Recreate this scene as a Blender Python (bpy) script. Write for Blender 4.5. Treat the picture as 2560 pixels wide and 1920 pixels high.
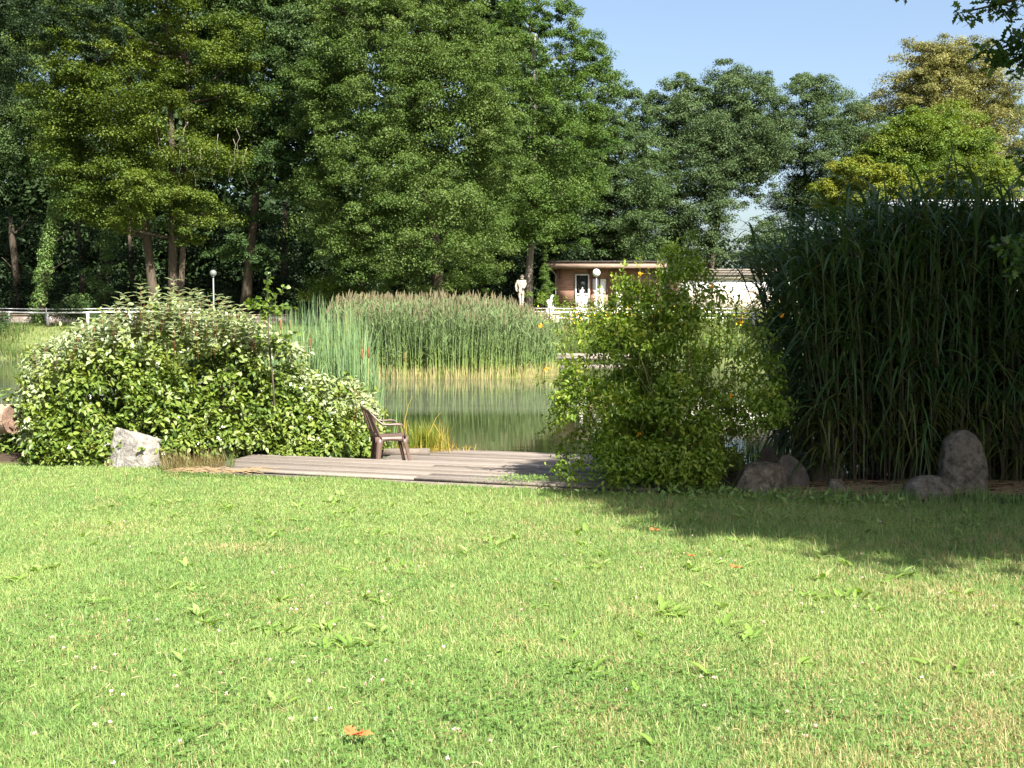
import bpy, math
import numpy as np
from mathutils import Vector

# ------------------------------------------------------------------ camera, sky, sun, exposure
for o in list(bpy.data.objects): bpy.data.objects.remove(o)
S = bpy.context.scene
COL = S.collection
F, HY, EYE = 2745.0, 790.0, 1.6            # focal length and horizon row in photograph pixels
PITCH = math.atan((960 - HY) / F)
cam_d = bpy.data.cameras.new("camera"); cam = bpy.data.objects.new("camera", cam_d); COL.objects.link(cam)
cam_d.sensor_width = 36; cam_d.lens = 36 * F / 2560; cam_d.clip_start = 0.05; cam_d.clip_end = 2000
cam.location = (0, 0, EYE); cam.rotation_euler = (math.pi / 2 - PITCH, 0, 0)
S.camera = cam
S.view_settings.view_transform = 'Standard'; S.view_settings.look = 'None'
S.view_settings.exposure = 1.95; S.view_settings.gamma = 1
SUN_EL, SUN_AZ = math.radians(47), math.radians(148)     # azimuth clockwise from +Y
to_sun = Vector((math.sin(SUN_AZ) * math.cos(SUN_EL), math.cos(SUN_AZ) * math.cos(SUN_EL), math.sin(SUN_EL)))
W = bpy.data.worlds.new("World"); S.world = W; W.use_nodes = True
wn = W.node_tree.nodes; wl = W.node_tree.links
sky = wn.new('ShaderNodeTexSky'); sky.sky_type = 'NISHITA'; sky.sun_disc = False
sky.sun_elevation = SUN_EL; sky.sun_rotation = SUN_AZ; sky.air_density = 1.0; sky.dust_density = 3.0; sky.ozone_density = 0.9
bg = wn['Background']; bg.inputs[1].default_value = 0.063
wl.new(sky.outputs[0], bg.inputs[0])
sd = bpy.data.lights.new("sun", 'SUN'); sun = bpy.data.objects.new("sun", sd); COL.objects.link(sun)
sd.energy = 5.0; sd.angle = math.radians(0.55); sd.color = (1, 0.955, 0.87)
sun.rotation_euler = to_sun.to_track_quat('Z', 'Y').to_euler()

# ------------------------------------------------------------------ helpers
R = np.random.default_rng(7)
PC, PS = math.cos(PITCH), math.sin(PITCH)
def P(px, py, Y):
    """world point seen at photograph pixel (px, py) at distance Y"""
    dx = (px - 1280) / F; dv = (py - 960) / F
    y = PC - dv * PS; z = -PS - dv * PC
    k = Y / y
    return np.array([dx * k, Y, EYE + z * k])
def G(px, Y): return P(px, 790, Y)[0]
def nrm(v): return v / np.maximum(np.linalg.norm(v, axis=-1, keepdims=True), 1e-9)
def rdir(n): return nrm(R.normal(size=(n, 3)))
def smooth(a, b, x):
    t = np.clip((x - a) / (b - a), 0, 1); return t * t * (3 - 2 * t)
_tab = np.random.default_rng(3).random((64, 64))
def vnoise(x, y):
    xi = np.floor(x).astype(int); yi = np.floor(y).astype(int)
    fx = x - xi; fy = y - yi; fx = fx * fx * (3 - 2 * fx); fy = fy * fy * (3 - 2 * fy)
    g = lambda a, b: _tab[a % 64, b % 64]
    return (g(xi, yi) * (1 - fx) + g(xi + 1, yi) * fx) * (1 - fy) + (g(xi, yi + 1) * (1 - fx) + g(xi + 1, yi + 1) * fx) * fy
def fbm(x, y): return (vnoise(x, y) + .5 * vnoise(x * 2.1 + 9, y * 2.1 + 4) + .25 * vnoise(x * 4.3 + 3, y * 4.3 + 8)) / 1.75

class MB:
    """collects vertices and faces, with a 'tone' value per vertex, into one mesh"""
    def __init__(s): s.v = []; s.t = []; s.l = []; s.c = []; s.m = []; s.n = 0
    def batch(s, V, faces, tone=0.5, mi=0):
        V = np.asarray(V, float); n, k = V.shape[:2]
        s.v.append(V.reshape(-1, 3))
        tone = np.asarray(tone, float)
        if tone.ndim == 0: tone = np.full((n, k), float(tone))
        elif tone.ndim == 1: tone = np.repeat(tone[:, None], k, 1)
        s.t.append(tone.reshape(-1))
        off = s.n + np.arange(n)[:, None] * k
        for f in faces:
            s.l.append((off + np.array(f)[None]).reshape(-1)); s.c.append(np.full(n, len(f))); s.m.append(np.full(n, mi))
        s.n += n * k
    def one(s, V, faces, tone=0.5, mi=0): s.batch(np.asarray(V, float)[None], faces, tone, mi)
    def ribbon(s, C, Wd, side, tone=0.5, mi=0):
        """C (n,k,3) centre lines, Wd (n,k) widths, side (n,3)"""
        n, k = C.shape[:2]; sv = side[:, None, :] * Wd[..., None] * .5
        V = np.stack([C - sv, C + sv], 2).reshape(n, 2 * k, 3)
        tone = np.asarray(tone, float)
        if tone.ndim == 2: tone = np.repeat(tone, 2, 1)
        s.batch(V, [(2 * i, 2 * i + 1, 2 * i + 3, 2 * i + 2) for i in range(k - 1)], tone, mi)
    def leaves(s, Pp, D, N, L, Wd, shape='kite', tone=0.5, mi=0):
        D = nrm(D); side = nrm(np.cross(D, N)); N = np.cross(side, D)
        T, fc = LEAF[shape]
        L = np.broadcast_to(L, len(Pp)); Wd = np.broadcast_to(Wd, len(Pp))
        V = Pp[:, None] + D[:, None] * (T[None, :, 0:1] * L[:, None, None]) + side[:, None] * (T[None, :, 1:2] * Wd[:, None, None]) + N[:, None] * (T[None, :, 2:3] * L[:, None, None])
        s.batch(V, fc, tone, mi)
    def tube(s, pts, rad, sides=8, tone=0.5, mi=0, cap=True, wob=0):
        pts = np.asarray(pts, float); k = len(pts); rad = np.broadcast_to(rad, k)
        t = nrm(np.gradient(pts, axis=0)); ref = np.array([0, 0, 1.]) if abs(t[0, 2]) < .9 else np.array([1., 0, 0])
        a = nrm(np.cross(t, ref)); b = np.cross(t, a)
        an = np.arange(sides) * 2 * math.pi / sides
        rr = rad[:, None] * (1 + wob * R.normal(size=(k, sides)))
        V = pts[:, None] + a[:, None] * (np.cos(an)[None, :, None] * rr[..., None]) + b[:, None] * (np.sin(an)[None, :, None] * rr[..., None])
        fc = [(i * sides + j, i * sides + (j + 1) % sides, (i + 1) * sides + (j + 1) % sides, (i + 1) * sides + j) for i in range(k - 1) for j in range(sides)]
        if cap: fc += [tuple(range(sides))[::-1], tuple((k - 1) * sides + j for j in range(sides))]
        s.one(V.reshape(-1, 3), fc, tone, mi)
    def box(s, c, size, rz=0, tone=0.5, mi=0, bev=0):
        x, y, z = [q / 2 for q in size]; b = min(bev, x * .9, y * .9, z * .9)
        if b <= 0:
            V = np.array([(i * x, j * y, k * z) for k in (-1, 1) for i, j in ((-1, -1), (1, -1), (1, 1), (-1, 1))], float)
            fc = [(3, 2, 1, 0), (4, 5, 6, 7), (0, 1, 5, 4), (1, 2, 6, 5), (2, 3, 7, 6), (3, 0, 4, 7)]
        else:
            ring = lambda xx, yy, zz: [(-xx, -yy, zz), (xx, -yy, zz), (xx, yy, zz), (-xx, yy, zz)]
            V = np.array(ring(x - b, y - b, -z) + ring(x, y, -z + b) + ring(x, y, z - b) + ring(x - b, y - b, z), float)
            fc = [(3, 2, 1, 0), (12, 13, 14, 15)] + [(r * 4 + j, r * 4 + (j + 1) % 4, r * 4 + 4 + (j + 1) % 4, r * 4 + 4 + j) for r in range(3) for j in range(4)]
        cr, sr = math.cos(rz), math.sin(rz)
        V = np.stack([V[:, 0] * cr - V[:, 1] * sr + c[0], V[:, 0] * sr + V[:, 1] * cr + c[1], V[:, 2] + c[2]], 1)
        s.one(V, fc, tone, mi)
    def prism(s, outline, axis_vec, tone=0.5, mi=0):
        o = np.asarray(outline, float); n = len(o); V = np.concatenate([o, o + np.asarray(axis_vec, float)])
        s.one(V, [tuple(range(n))[::-1], tuple(range(n, 2 * n))] + [(i, (i + 1) % n, n + (i + 1) % n, n + i) for i in range(n)], tone, mi)
    def sphere(s, c, r, seg=14, rings=8, scale=(1, 1, 1), tone=0.5, mi=0):
        V = [(0, 0, -1)]
        for i in range(1, rings):
            a = -math.pi / 2 + math.pi * i / rings
            V += [(math.cos(a) * math.cos(2 * math.pi * j / seg), math.cos(a) * math.sin(2 * math.pi * j / seg), math.sin(a)) for j in range(seg)]
        V += [(0, 0, 1)]
        fc = [(0, 1 + (j + 1) % seg, 1 + j) for j in range(seg)]
        for i in range(rings - 2):
            fc += [(1 + i * seg + j, 1 + i * seg + (j + 1) % seg, 1 + (i + 1) * seg + (j + 1) % seg, 1 + (i + 1) * seg + j) for j in range(seg)]
        e = 1 + (rings - 1) * seg
        fc += [(e, e - seg + j, e - seg + (j + 1) % seg) for j in range(seg)]
        s.one(np.array(V) * r * np.array(scale) + np.array(c), fc, tone, mi)
    def build(s, name, mats, parent=None, smooth_=False, origin=None):
        me = bpy.data.meshes.new(name)
        v = np.concatenate(s.v); t = np.concatenate(s.t)
        if origin is not None: v = v - np.asarray(origin)
        l = np.concatenate(s.l).astype(np.int32); c = np.concatenate(s.c).astype(np.int32); m = np.concatenate(s.m).astype(np.int32)
        me.vertices.add(len(v)); me.vertices.foreach_set('co', v.astype(np.float32).ravel())
        me.loops.add(len(l)); me.loops.foreach_set('vertex_index', l)
        me.polygons.add(len(c)); st = np.zeros(len(c), np.int32); st[1:] = np.cumsum(c)[:-1]
        me.polygons.foreach_set('loop_start', st); me.polygons.foreach_set('material_index', m)
        a = me.attributes.new('tone', 'FLOAT', 'POINT'); a.data.foreach_set('value', t.astype(np.float32))
        me.update(calc_edges=True)
        if smooth_: me.polygons.foreach_set('use_smooth', np.ones(len(c), bool))
        for q in (mats if isinstance(mats, (list, tuple)) else [mats]): me.materials.append(q)
        o = bpy.data.objects.new(name, me); COL.objects.link(o)
        if parent is not None: o.parent = parent
        if origin is not None: o.location = tuple(origin)
        return o

def tmpl(pts, faces): return (np.array(pts, float), faces)
LEAF = {
    'kite': tmpl([(0, 0, 0), (.45, -.5, .04), (1, 0, -.06), (.45, .5, .04)], [(0, 1, 2, 3)]),
    'ovate': tmpl([(0, 0, 0), (.25, -.46, .06), (.6, -.4, .03), (1, 0, -.14), (.6, .4, .03), (.25, .46, .06), (.5, 0, -.03)], [(0, 1, 2, 6), (6, 2, 3), (0, 6, 4, 5), (6, 3, 4)]),
    'oak': tmpl([(0, 0, 0), (.12, -.1, 0), (.2, -.3, .03), (.33, -.14, 0), (.45, -.45, .03), (.58, -.17, 0), (.72, -.38, .02), (.82, -.15, 0), (1, 0, -.08),
                 (.82, .15, 0), (.72, .38, .02), (.58, .17, 0), (.45, .45, .03), (.33, .14, 0), (.2, .3, .03), (.12, .1, 0)],
                [(0, 1, 3, 13, 15), (1, 2, 3), (15, 13, 14), (3, 4, 5), (13, 11, 12), (3, 5, 11, 13), (5, 6, 7), (11, 9, 10), (5, 7, 9, 11), (7, 8, 9)]),
}
def empty(name, loc, label, cat, group=None, kind=None):
    o = bpy.data.objects.new(name, None); COL.objects.link(o); o.location = tuple(loc); o.empty_display_size = .2
    return tag(o, label, cat, group, kind)
def tag(o, label=None, cat=None, group=None, kind=None):
    if label: o['label'] = label
    if cat: o['category'] = cat
    if group: o['group'] = group
    if kind: o['kind'] = kind
    return o
class Thing:
    """an Empty at the base; parts are built in world space and shifted to it"""
    def __init__(s, name, loc, label, cat, group=None):
        s.loc = np.array(loc, float); s.o = empty(name, loc, label, cat, group)
    def part(s, name, mb, mats, smooth_=False, parent=None):
        o = mb.build(name, mats, None, smooth_)
        me = o.data; v = np.empty(len(me.vertices) * 3, np.float32); me.vertices.foreach_get('co', v)
        v = v.reshape(-1, 3) - s.loc.astype(np.float32); me.vertices.foreach_set('co', v.ravel()); me.update()
        o.parent = parent or s.o
        return o

# ------------------------------------------------------------------ materials
def mat(name):
    m = bpy.data.materials.new(name); m.use_nodes = True; return m, m.node_tree.nodes, m.node_tree.links, m.node_tree.nodes['Principled BSDF']
def ramp(n, stops):
    r = n.new('ShaderNodeValToRGB'); e = r.color_ramp.elements
    while len(e) > 1: e.remove(e[-1])
    e[0].position = stops[0][0]; e[0].color = (*stops[0][1], 1)
    for p, c in stops[1:]:
        q = e.new(p); q.color = (*c, 1)
    return r
def foliage(name, stops, trans=.3, rough=.5, spec=.35, gloss_noise=True):
    m, n, l, b = mat(name)
    at = n.new('ShaderNodeAttribute'); at.attribute_name = 'tone'
    rp = ramp(n, stops); l.new(at.outputs['Fac'], rp.inputs[0]); l.new(rp.outputs[0], b.inputs['Base Color'])
    b.inputs['Roughness'].default_value = rough; b.inputs['Specular IOR Level'].default_value = spec
    if trans > 0:
        tr = n.new('ShaderNodeBsdfTranslucent'); mx = n.new('ShaderNodeMixShader'); mx.inputs[0].default_value = trans
        hs = n.new('ShaderNodeHueSaturation'); hs.inputs['Hue'].default_value = .485; hs.inputs['Saturation'].default_value = 1.15; hs.inputs['Value'].default_value = 1.25
        l.new(rp.outputs[0], hs.inputs['Color']); l.new(hs.outputs[0], tr.inputs[0])
        l.new(b.outputs[0], mx.inputs[1]); l.new(tr.outputs[0], mx.inputs[2]); l.new(mx.outputs[0], n['Material Output'].inputs[0])
    return m
def noisy(name, stops, scale=8, rough=.8, bump=.3, stretch=(1, 1, 1), detail=6, bscale=None, spec=.3, metal=0):
    m, n, l, b = mat(name)
    tc = n.new('ShaderNodeTexCoord'); mp = n.new('ShaderNodeMapping'); mp.inputs['Scale'].default_value = stretch
    l.new(tc.outputs['Object'], mp.inputs[0])
    nz = n.new('ShaderNodeTexNoise'); nz.inputs['Scale'].default_value = scale; nz.inputs['Detail'].default_value = detail; nz.inputs['Roughness'].default_value = .65
    l.new(mp.outputs[0], nz.inputs[0])
    rp = ramp(n, stops); l.new(nz.outputs[0], rp.inputs[0]); l.new(rp.outputs[0], b.inputs['Base Color'])
    b.inputs['Roughness'].default_value = rough; b.inputs['Specular IOR Level'].default_value = spec; b.inputs['Metallic'].default_value = metal
    if bump:
        n2 = n.new('ShaderNodeTexNoise'); n2.inputs['Scale'].default_value = bscale or scale * 2; n2.inputs['Detail'].default_value = 8
        l.new(mp.outputs[0], n2.inputs[0])
        bm = n.new('ShaderNodeBump'); bm.inputs['Strength'].default_value = bump; bm.inputs['Distance'].default_value = .03
        l.new(n2.outputs[0], bm.inputs['Height']); l.new(bm.outputs[0], b.inputs['Normal'])
    return m

M = {}
M['bark'] = noisy('bark', [(.3, (.035, .027, .018)), (.7, (.10, .078, .054))], 6, .9, .8, (3, 3, .5))
M['bark_grey'] = noisy('bark_grey', [(.3, (.12, .10, .08)), (.7, (.27, .235, .19))], 5, .9, .8, (3, 3, .5))
M['dead_wood'] = noisy('dead_wood', [(.3, (.16, .13, .10)), (.7, (.27, .23, .18))], 10, .9, .3)
M['red_stem'] = noisy('red_stem', [(.3, (.12, .03, .015)), (.7, (.2, .07, .03))], 10, .6, .1)
M['green_stem'] = noisy('green_stem', [(.3, (.14, .16, .04)), (.7, (.22, .2, .08))], 10, .6, .1)
M['white_paint'] = noisy('white_paint', [(.35, (.62, .61, .58)), (.6, (.8, .79, .76))], 3, .6, .15)
M['granite'] = noisy('granite', [(.3, (.07, .062, .055)), (.45, (.16, .148, .13)), (.7, (.25, .238, .22))], 9, .9, 1.0, bscale=22)
M['tan_stone'] = noisy('tan_stone', [(.3, (.25, .17, .11)), (.7, (.42, .32, .23))], 10, .9, .7)
M['field_stone'] = noisy('field_stone', [(.36, (.045, .04, .028)), (.5, (.12, .10, .075)), (.6, (.15, .125, .095)), (.68, (.24, .215, .17))], 11, .85, 1.0, bscale=40)
M['dark_stone'] = noisy('dark_stone', [(.3, (.04, .035, .03)), (.7, (.11, .095, .08))], 8, .85, .8, bscale=25)
M['cloth_white'] = noisy('white_petals', [(.3, (.7, .7, .6)), (.7, (.85, .85, .78))], 20, .7, 0)
M['yellow'] = noisy('yellow_petals', [(.3, (.75, .42, .01)), (.7, (.85, .55, .03))], 20, .7, 0)

# ------------------------------------------------------------------ terrain
CU, SU = math.cos(math.radians(17)), math.sin(math.radians(17))     # deck frame: u along, v away
def uv2xy(u, v): return u * CU + v * SU, -u * SU + v * CU
def xy2uv(x, y): return x * CU - y * SU, x * SU + y * CU
def lawn_z(x, y):
    return -.37 * smooth(2, 12.3, y) + .05 * (fbm(x * .6 + 5, y * .6 + 7) - .5)
def ground(x, y):
    x = np.asarray(x, float); y = np.asarray(y, float)
    u, v = xy2uv(x, y)
    z = lawn_z(x, y) + .02 * (fbm(x * 3, y * 3) - .5)
    edge = 14.3 + .5 * (fbm(x * .5, y * .1) - .5)
    deck = smooth(-8.2, -7.4, u) * (1 - smooth(-2.2, -1.6, u))       # pit below the decks
    edge = edge - 1.9 * deck
    z = z - (z + 1.5) * smooth(edge, edge + 1.3, v)
    # right-hand land closing the pond, left stays water
    far0 = 55.8 + 1.0 * (fbm(x * .15, x * 0 + 3) - .5) * 2
    fb = smooth(far0, far0 + 1.8, y) * 1.1 + smooth(far0 + 1.5, far0 + 6, y) * 1.45
    right = smooth(-12, -2, x)
    fb = fb + right * smooth(62, 68, y) * 1.15 + (1 - right) * (smooth(65.9, 66.2, y) * .6 + smooth(67, 74, y) * .4)
    land_r = smooth(5.6, 7.4, x + .4 * np.sin(y * .4)) * 1.45 * (1 - smooth(44, 52, y) * smooth(14, 9, x))
    z = z + np.where(y > 15, np.maximum(fb, np.minimum(land_r * smooth(14, 16, v), 1.45)), 0)
    z = z + np.where(y > 75, 1.2 * (fbm(x * .03, y * .03) - .5), 0) * smooth(75, 110, y)
    return z
def spaced(*seg):
    out = []
    for a, b, s in seg: out.append(np.arange(a, b, s))
    out.append([seg[-1][1]]); return np.concatenate(out)
gx = spaced((-400, -80, 20), (-80, -20, 2), (-20, -9, .5), (-9, 9, .12), (9, 30, .6), (30, 80, 2.5), (80, 400, 20))
gy = spaced((-60, 0, 5), (0, 2, .5), (2, 18, .12), (18, 54, 1.5), (54, 76, .25), (76, 120, 4), (120, 900, 30))
XX, YY = np.meshgrid(gx, gy); ZZ = ground(XX, YY)
me = MB(); nx, ny = len(gx), len(gy)
V = np.stack([XX, YY, ZZ], -1).reshape(-1, 3)
i, j = np.meshgrid(np.arange(nx - 1), np.arange(ny - 1)); a = (j * nx + i).ravel()
me.v.append(V); me.t.append(np.zeros(len(V))); me.n = len(V)
me.l.append(np.stack([a, a + 1, a + nx + 1, a + nx], 1).ravel()); me.c.append(np.full(len(a), 4)); me.m.append(np.zeros(len(a), int))
def ground_mat():
    m, n, l, b = mat('ground')
    tc = n.new('ShaderNodeTexCoord')
    def nz(s, d=5):
        q = n.new('ShaderNodeTexNoise'); q.inputs['Scale'].default_value = s; q.inputs['Detail'].default_value = d; l.new(tc.outputs['Object'], q.inputs[0]); return q
    grass = ramp(n, [(.3, (.075, .115, .025)), (.5, (.10, .13, .04)), (.72, (.18, .16, .08))]); l.new(nz(14, 8).outputs[0], grass.inputs[0])
    soil = ramp(n, [(.3, (.025, .018, .013)), (.7, (.08, .056, .04))]); l.new(nz(11, 8).outputs[0], soil.inputs[0])
    litter = ramp(n, [(.3, (.02, .016, .01)), (.7, (.06, .045, .03))]); l.new(nz(3, 8).outputs[0], litter.inputs[0])
    sx = n.new('ShaderNodeSeparateXYZ'); l.new(tc.outputs['Object'], sx.inputs[0])
    # bare soil on the near bank (v > ~12.2) and leaf litter in the wood (y > 66)
    vv = n.new('ShaderNodeMath'); vv.operation = 'MULTIPLY_ADD'; l.new(sx.outputs[0], vv.inputs[0]); vv.inputs[1].default_value = SU
    v2 = n.new('ShaderNodeMath'); v2.operation = 'MULTIPLY'; l.new(sx.outputs[1], v2.inputs[0]); v2.inputs[1].default_value = CU; l.new(v2.outputs[0], vv.inputs[2])
    wob = n.new('ShaderNodeMath'); wob.operation = 'MULTIPLY_ADD'; l.new(nz(1.2, 4).outputs[0], wob.inputs[0]); wob.inputs[1].default_value = 1.0; l.new(vv.outputs[0], wob.inputs[2])
    r1 = n.new('ShaderNodeMapRange'); r1.inputs[1].default_value = 12.3; r1.inputs[2].default_value = 12.8; l.new(wob.outputs[0], r1.inputs[0])
    r2 = n.new('ShaderNodeMapRange'); r2.inputs[1].default_value = 17; r2.inputs[2].default_value = 19; r2.inputs[3].default_value = 1; r2.inputs[4].default_value = 0; l.new(sx.outputs[1], r2.inputs[0])
    mm = n.new('ShaderNodeMath'); mm.operation = 'MULTIPLY'; l.new(r1.outputs[0], mm.inputs[0]); l.new(r2.outputs[0], mm.inputs[1])
    mx = n.new('ShaderNodeMix'); mx.data_type = 'RGBA'; l.new(mm.outputs[0], mx.inputs[0]); l.new(grass.outputs[0], mx.inputs[6]); l.new(soil.outputs[0], mx.inputs[7])
    r3 = n.new('ShaderNodeMapRange'); r3.inputs[1].default_value = 66; r3.inputs[2].default_value = 68; l.new(sx.outputs[1], r3.inputs[0])
    mx2 = n.new('ShaderNodeMix'); mx2.data_type = 'RGBA'; l.new(r3.outputs[0], mx2.inputs[0]); l.new(mx.outputs[2], mx2.inputs[6]); l.new(litter.outputs[0], mx2.inputs[7])
    l.new(mx2.outputs[2], b.inputs['Base Color']); b.inputs['Roughness'].default_value = .95; b.inputs['Specular IOR Level'].default_value = .1
    bm = n.new('ShaderNodeBump'); bm.inputs['Strength'].default_value = .8; bm.inputs['Distance'].default_value = .03; l.new(nz(30, 8).outputs[0], bm.inputs['Height']); l.new(bm.outputs[0], b.inputs['Normal'])
    return m
tag(me.build('ground', ground_mat(), smooth_=True), 'lawn, pond bank and woodland floor', kind='structure')

# water
def water_mat():
    m, n, l, b = mat('water')
    tc = n.new('ShaderNodeTexCoord')
    b.inputs['IOR'].default_value = 1.45; b.inputs['Specular IOR Level'].default_value = .8
    mp = n.new('ShaderNodeMapping'); mp.inputs['Scale'].default_value = (.25, 1.6, 1); l.new(tc.outputs['Object'], mp.inputs[0])
    nz = n.new('ShaderNodeTexNoise'); nz.inputs['Scale'].default_value = 1.0; nz.inputs['Detail'].default_value = 7; nz.inputs['Roughness'].default_value = .6; l.new(mp.outputs[0], nz.inputs[0])
    # thin pollen film lying on the middle of the pond, streaked by the wind
    sx = n.new('ShaderNodeSeparateXYZ'); l.new(tc.outputs['Object'], sx.inputs[0])
    a1 = n.new('ShaderNodeMapRange'); a1.inputs[1].default_value = 24.2; a1.inputs[2].default_value = 25.6; l.new(sx.outputs[1], a1.inputs[0])
    a2 = n.new('ShaderNodeMapRange'); a2.inputs[1].default_value = 29; a2.inputs[2].default_value = 40; a2.inputs[3].default_value = 1; a2.inputs[4].default_value = .25; l.new(sx.outputs[1], a2.inputs[0])
    mu = n.new('ShaderNodeMath'); mu.operation = 'MULTIPLY'; l.new(a1.outputs[0], mu.inputs[0]); l.new(a2.outputs[0], mu.inputs[1])
    st = n.new('ShaderNodeMapRange'); st.inputs[1].default_value = .3; st.inputs[2].default_value = .7; st.inputs[3].default_value = .45; st.inputs[4].default_value = 1; l.new(nz.outputs[0], st.inputs[0])
    fm = n.new('ShaderNodeMath'); fm.operation = 'MULTIPLY'; l.new(mu.outputs[0], fm.inputs[0]); l.new(st.outputs[0], fm.inputs[1])
    fs = n.new('ShaderNodeMath'); fs.operation = 'MULTIPLY'; l.new(fm.outputs[0], fs.inputs[0]); fs.inputs[1].default_value = .22
    b.inputs['Base Color'].default_value = (.02, .026, .009, 1); b.inputs['Roughness'].default_value = .03
    df = n.new('ShaderNodeBsdfDiffuse'); df.inputs[0].default_value = (.19, .21, .15, 1)
    ms = n.new('ShaderNodeMixShader'); l.new(fs.outputs[0], ms.inputs[0]); l.new(b.outputs[0], ms.inputs[1]); l.new(df.outputs[0], ms.inputs[2]); l.new(ms.outputs[0], n['Material Output'].inputs[0])
    mp2 = n.new('ShaderNodeMapping'); mp2.inputs['Scale'].default_value = (.6, 2.5, 1); l.new(tc.outputs['Object'], mp2.inputs[0])
    n2 = n.new('ShaderNodeTexNoise'); n2.inputs['Scale'].default_value = 2.2; n2.inputs['Detail'].default_value = 3; l.new(mp2.outputs[0], n2.inputs[0])
    bm = n.new('ShaderNodeBump'); bm.inputs['Strength'].default_value = .025; bm.inputs['Distance'].default_value = .05; l.new(n2.outputs[0], bm.inputs['Height']); l.new(bm.outputs[0], b.inputs['Normal'])
    return m
WZ = -.60
w = MB(); w.one([(-90, 13.3, WZ), (40, 11, WZ), (40, 60, WZ), (-90, 60, WZ)], [(0, 1, 2, 3)])
tag(w.build('pond_water', water_mat()), 'still green pond water with a pale film', kind='structure')

# ------------------------------------------------------------------ trees
def clump_leaves(mb, C, Rad, per, L, flat=.6, up=.6, tone0=None, shape='kite', droop=.2, wr=.65, spread=.17, shell=.3, hemi=-.5):
    """leaf faces scattered through blobs at C (n,3) with radii Rad (n,)"""
    n = len(C); tot = n * per
    c = np.repeat(C, per, 0); r = np.repeat(Rad, per); d = rdir(tot)
    d[:, 2] = np.where(d[:, 2] < hemi, -d[:, 2], d[:, 2])
    rr = r * R.random(tot) ** shell * (1 + .25 * R.normal(size=tot) * .5)
    p = c + d * rr[:, None] * np.array([1, 1, flat])
    N = nrm(d * .7 + np.array([0, 0, up]) + R.normal(size=(tot, 3)) * .45)
    D = nrm(np.cross(N, R.normal(size=(tot, 3)))); D[:, 2] -= droop
    t0 = np.repeat(tone0 if tone0 is not None else R.normal(.5, .12, n), per)
    t = np.clip(t0 + R.normal(size=tot) * spread, 0, 1)
    Ls = L * R.uniform(.6, 1.3, tot)
    mb.leaves(p, D, N, Ls, Ls * wr, shape, t)
def limb(mb, a, b, r0, r1, bend=.12, k=6, sides=7):
    a = np.asarray(a, float); b = np.asarray(b, float); t = np.linspace(0, 1, k)[:, None]
    d = np.linalg.norm(b - a); off = R.normal(size=3) * bend * d; off[2] = abs(off[2]) * .3 - bend * d * .3
    pts = a + (b - a) * t + off * np.sin(t * math.pi) * .6
    mb.tube(pts, np.linspace(r0, r1, k), sides, wob=.05)
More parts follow.
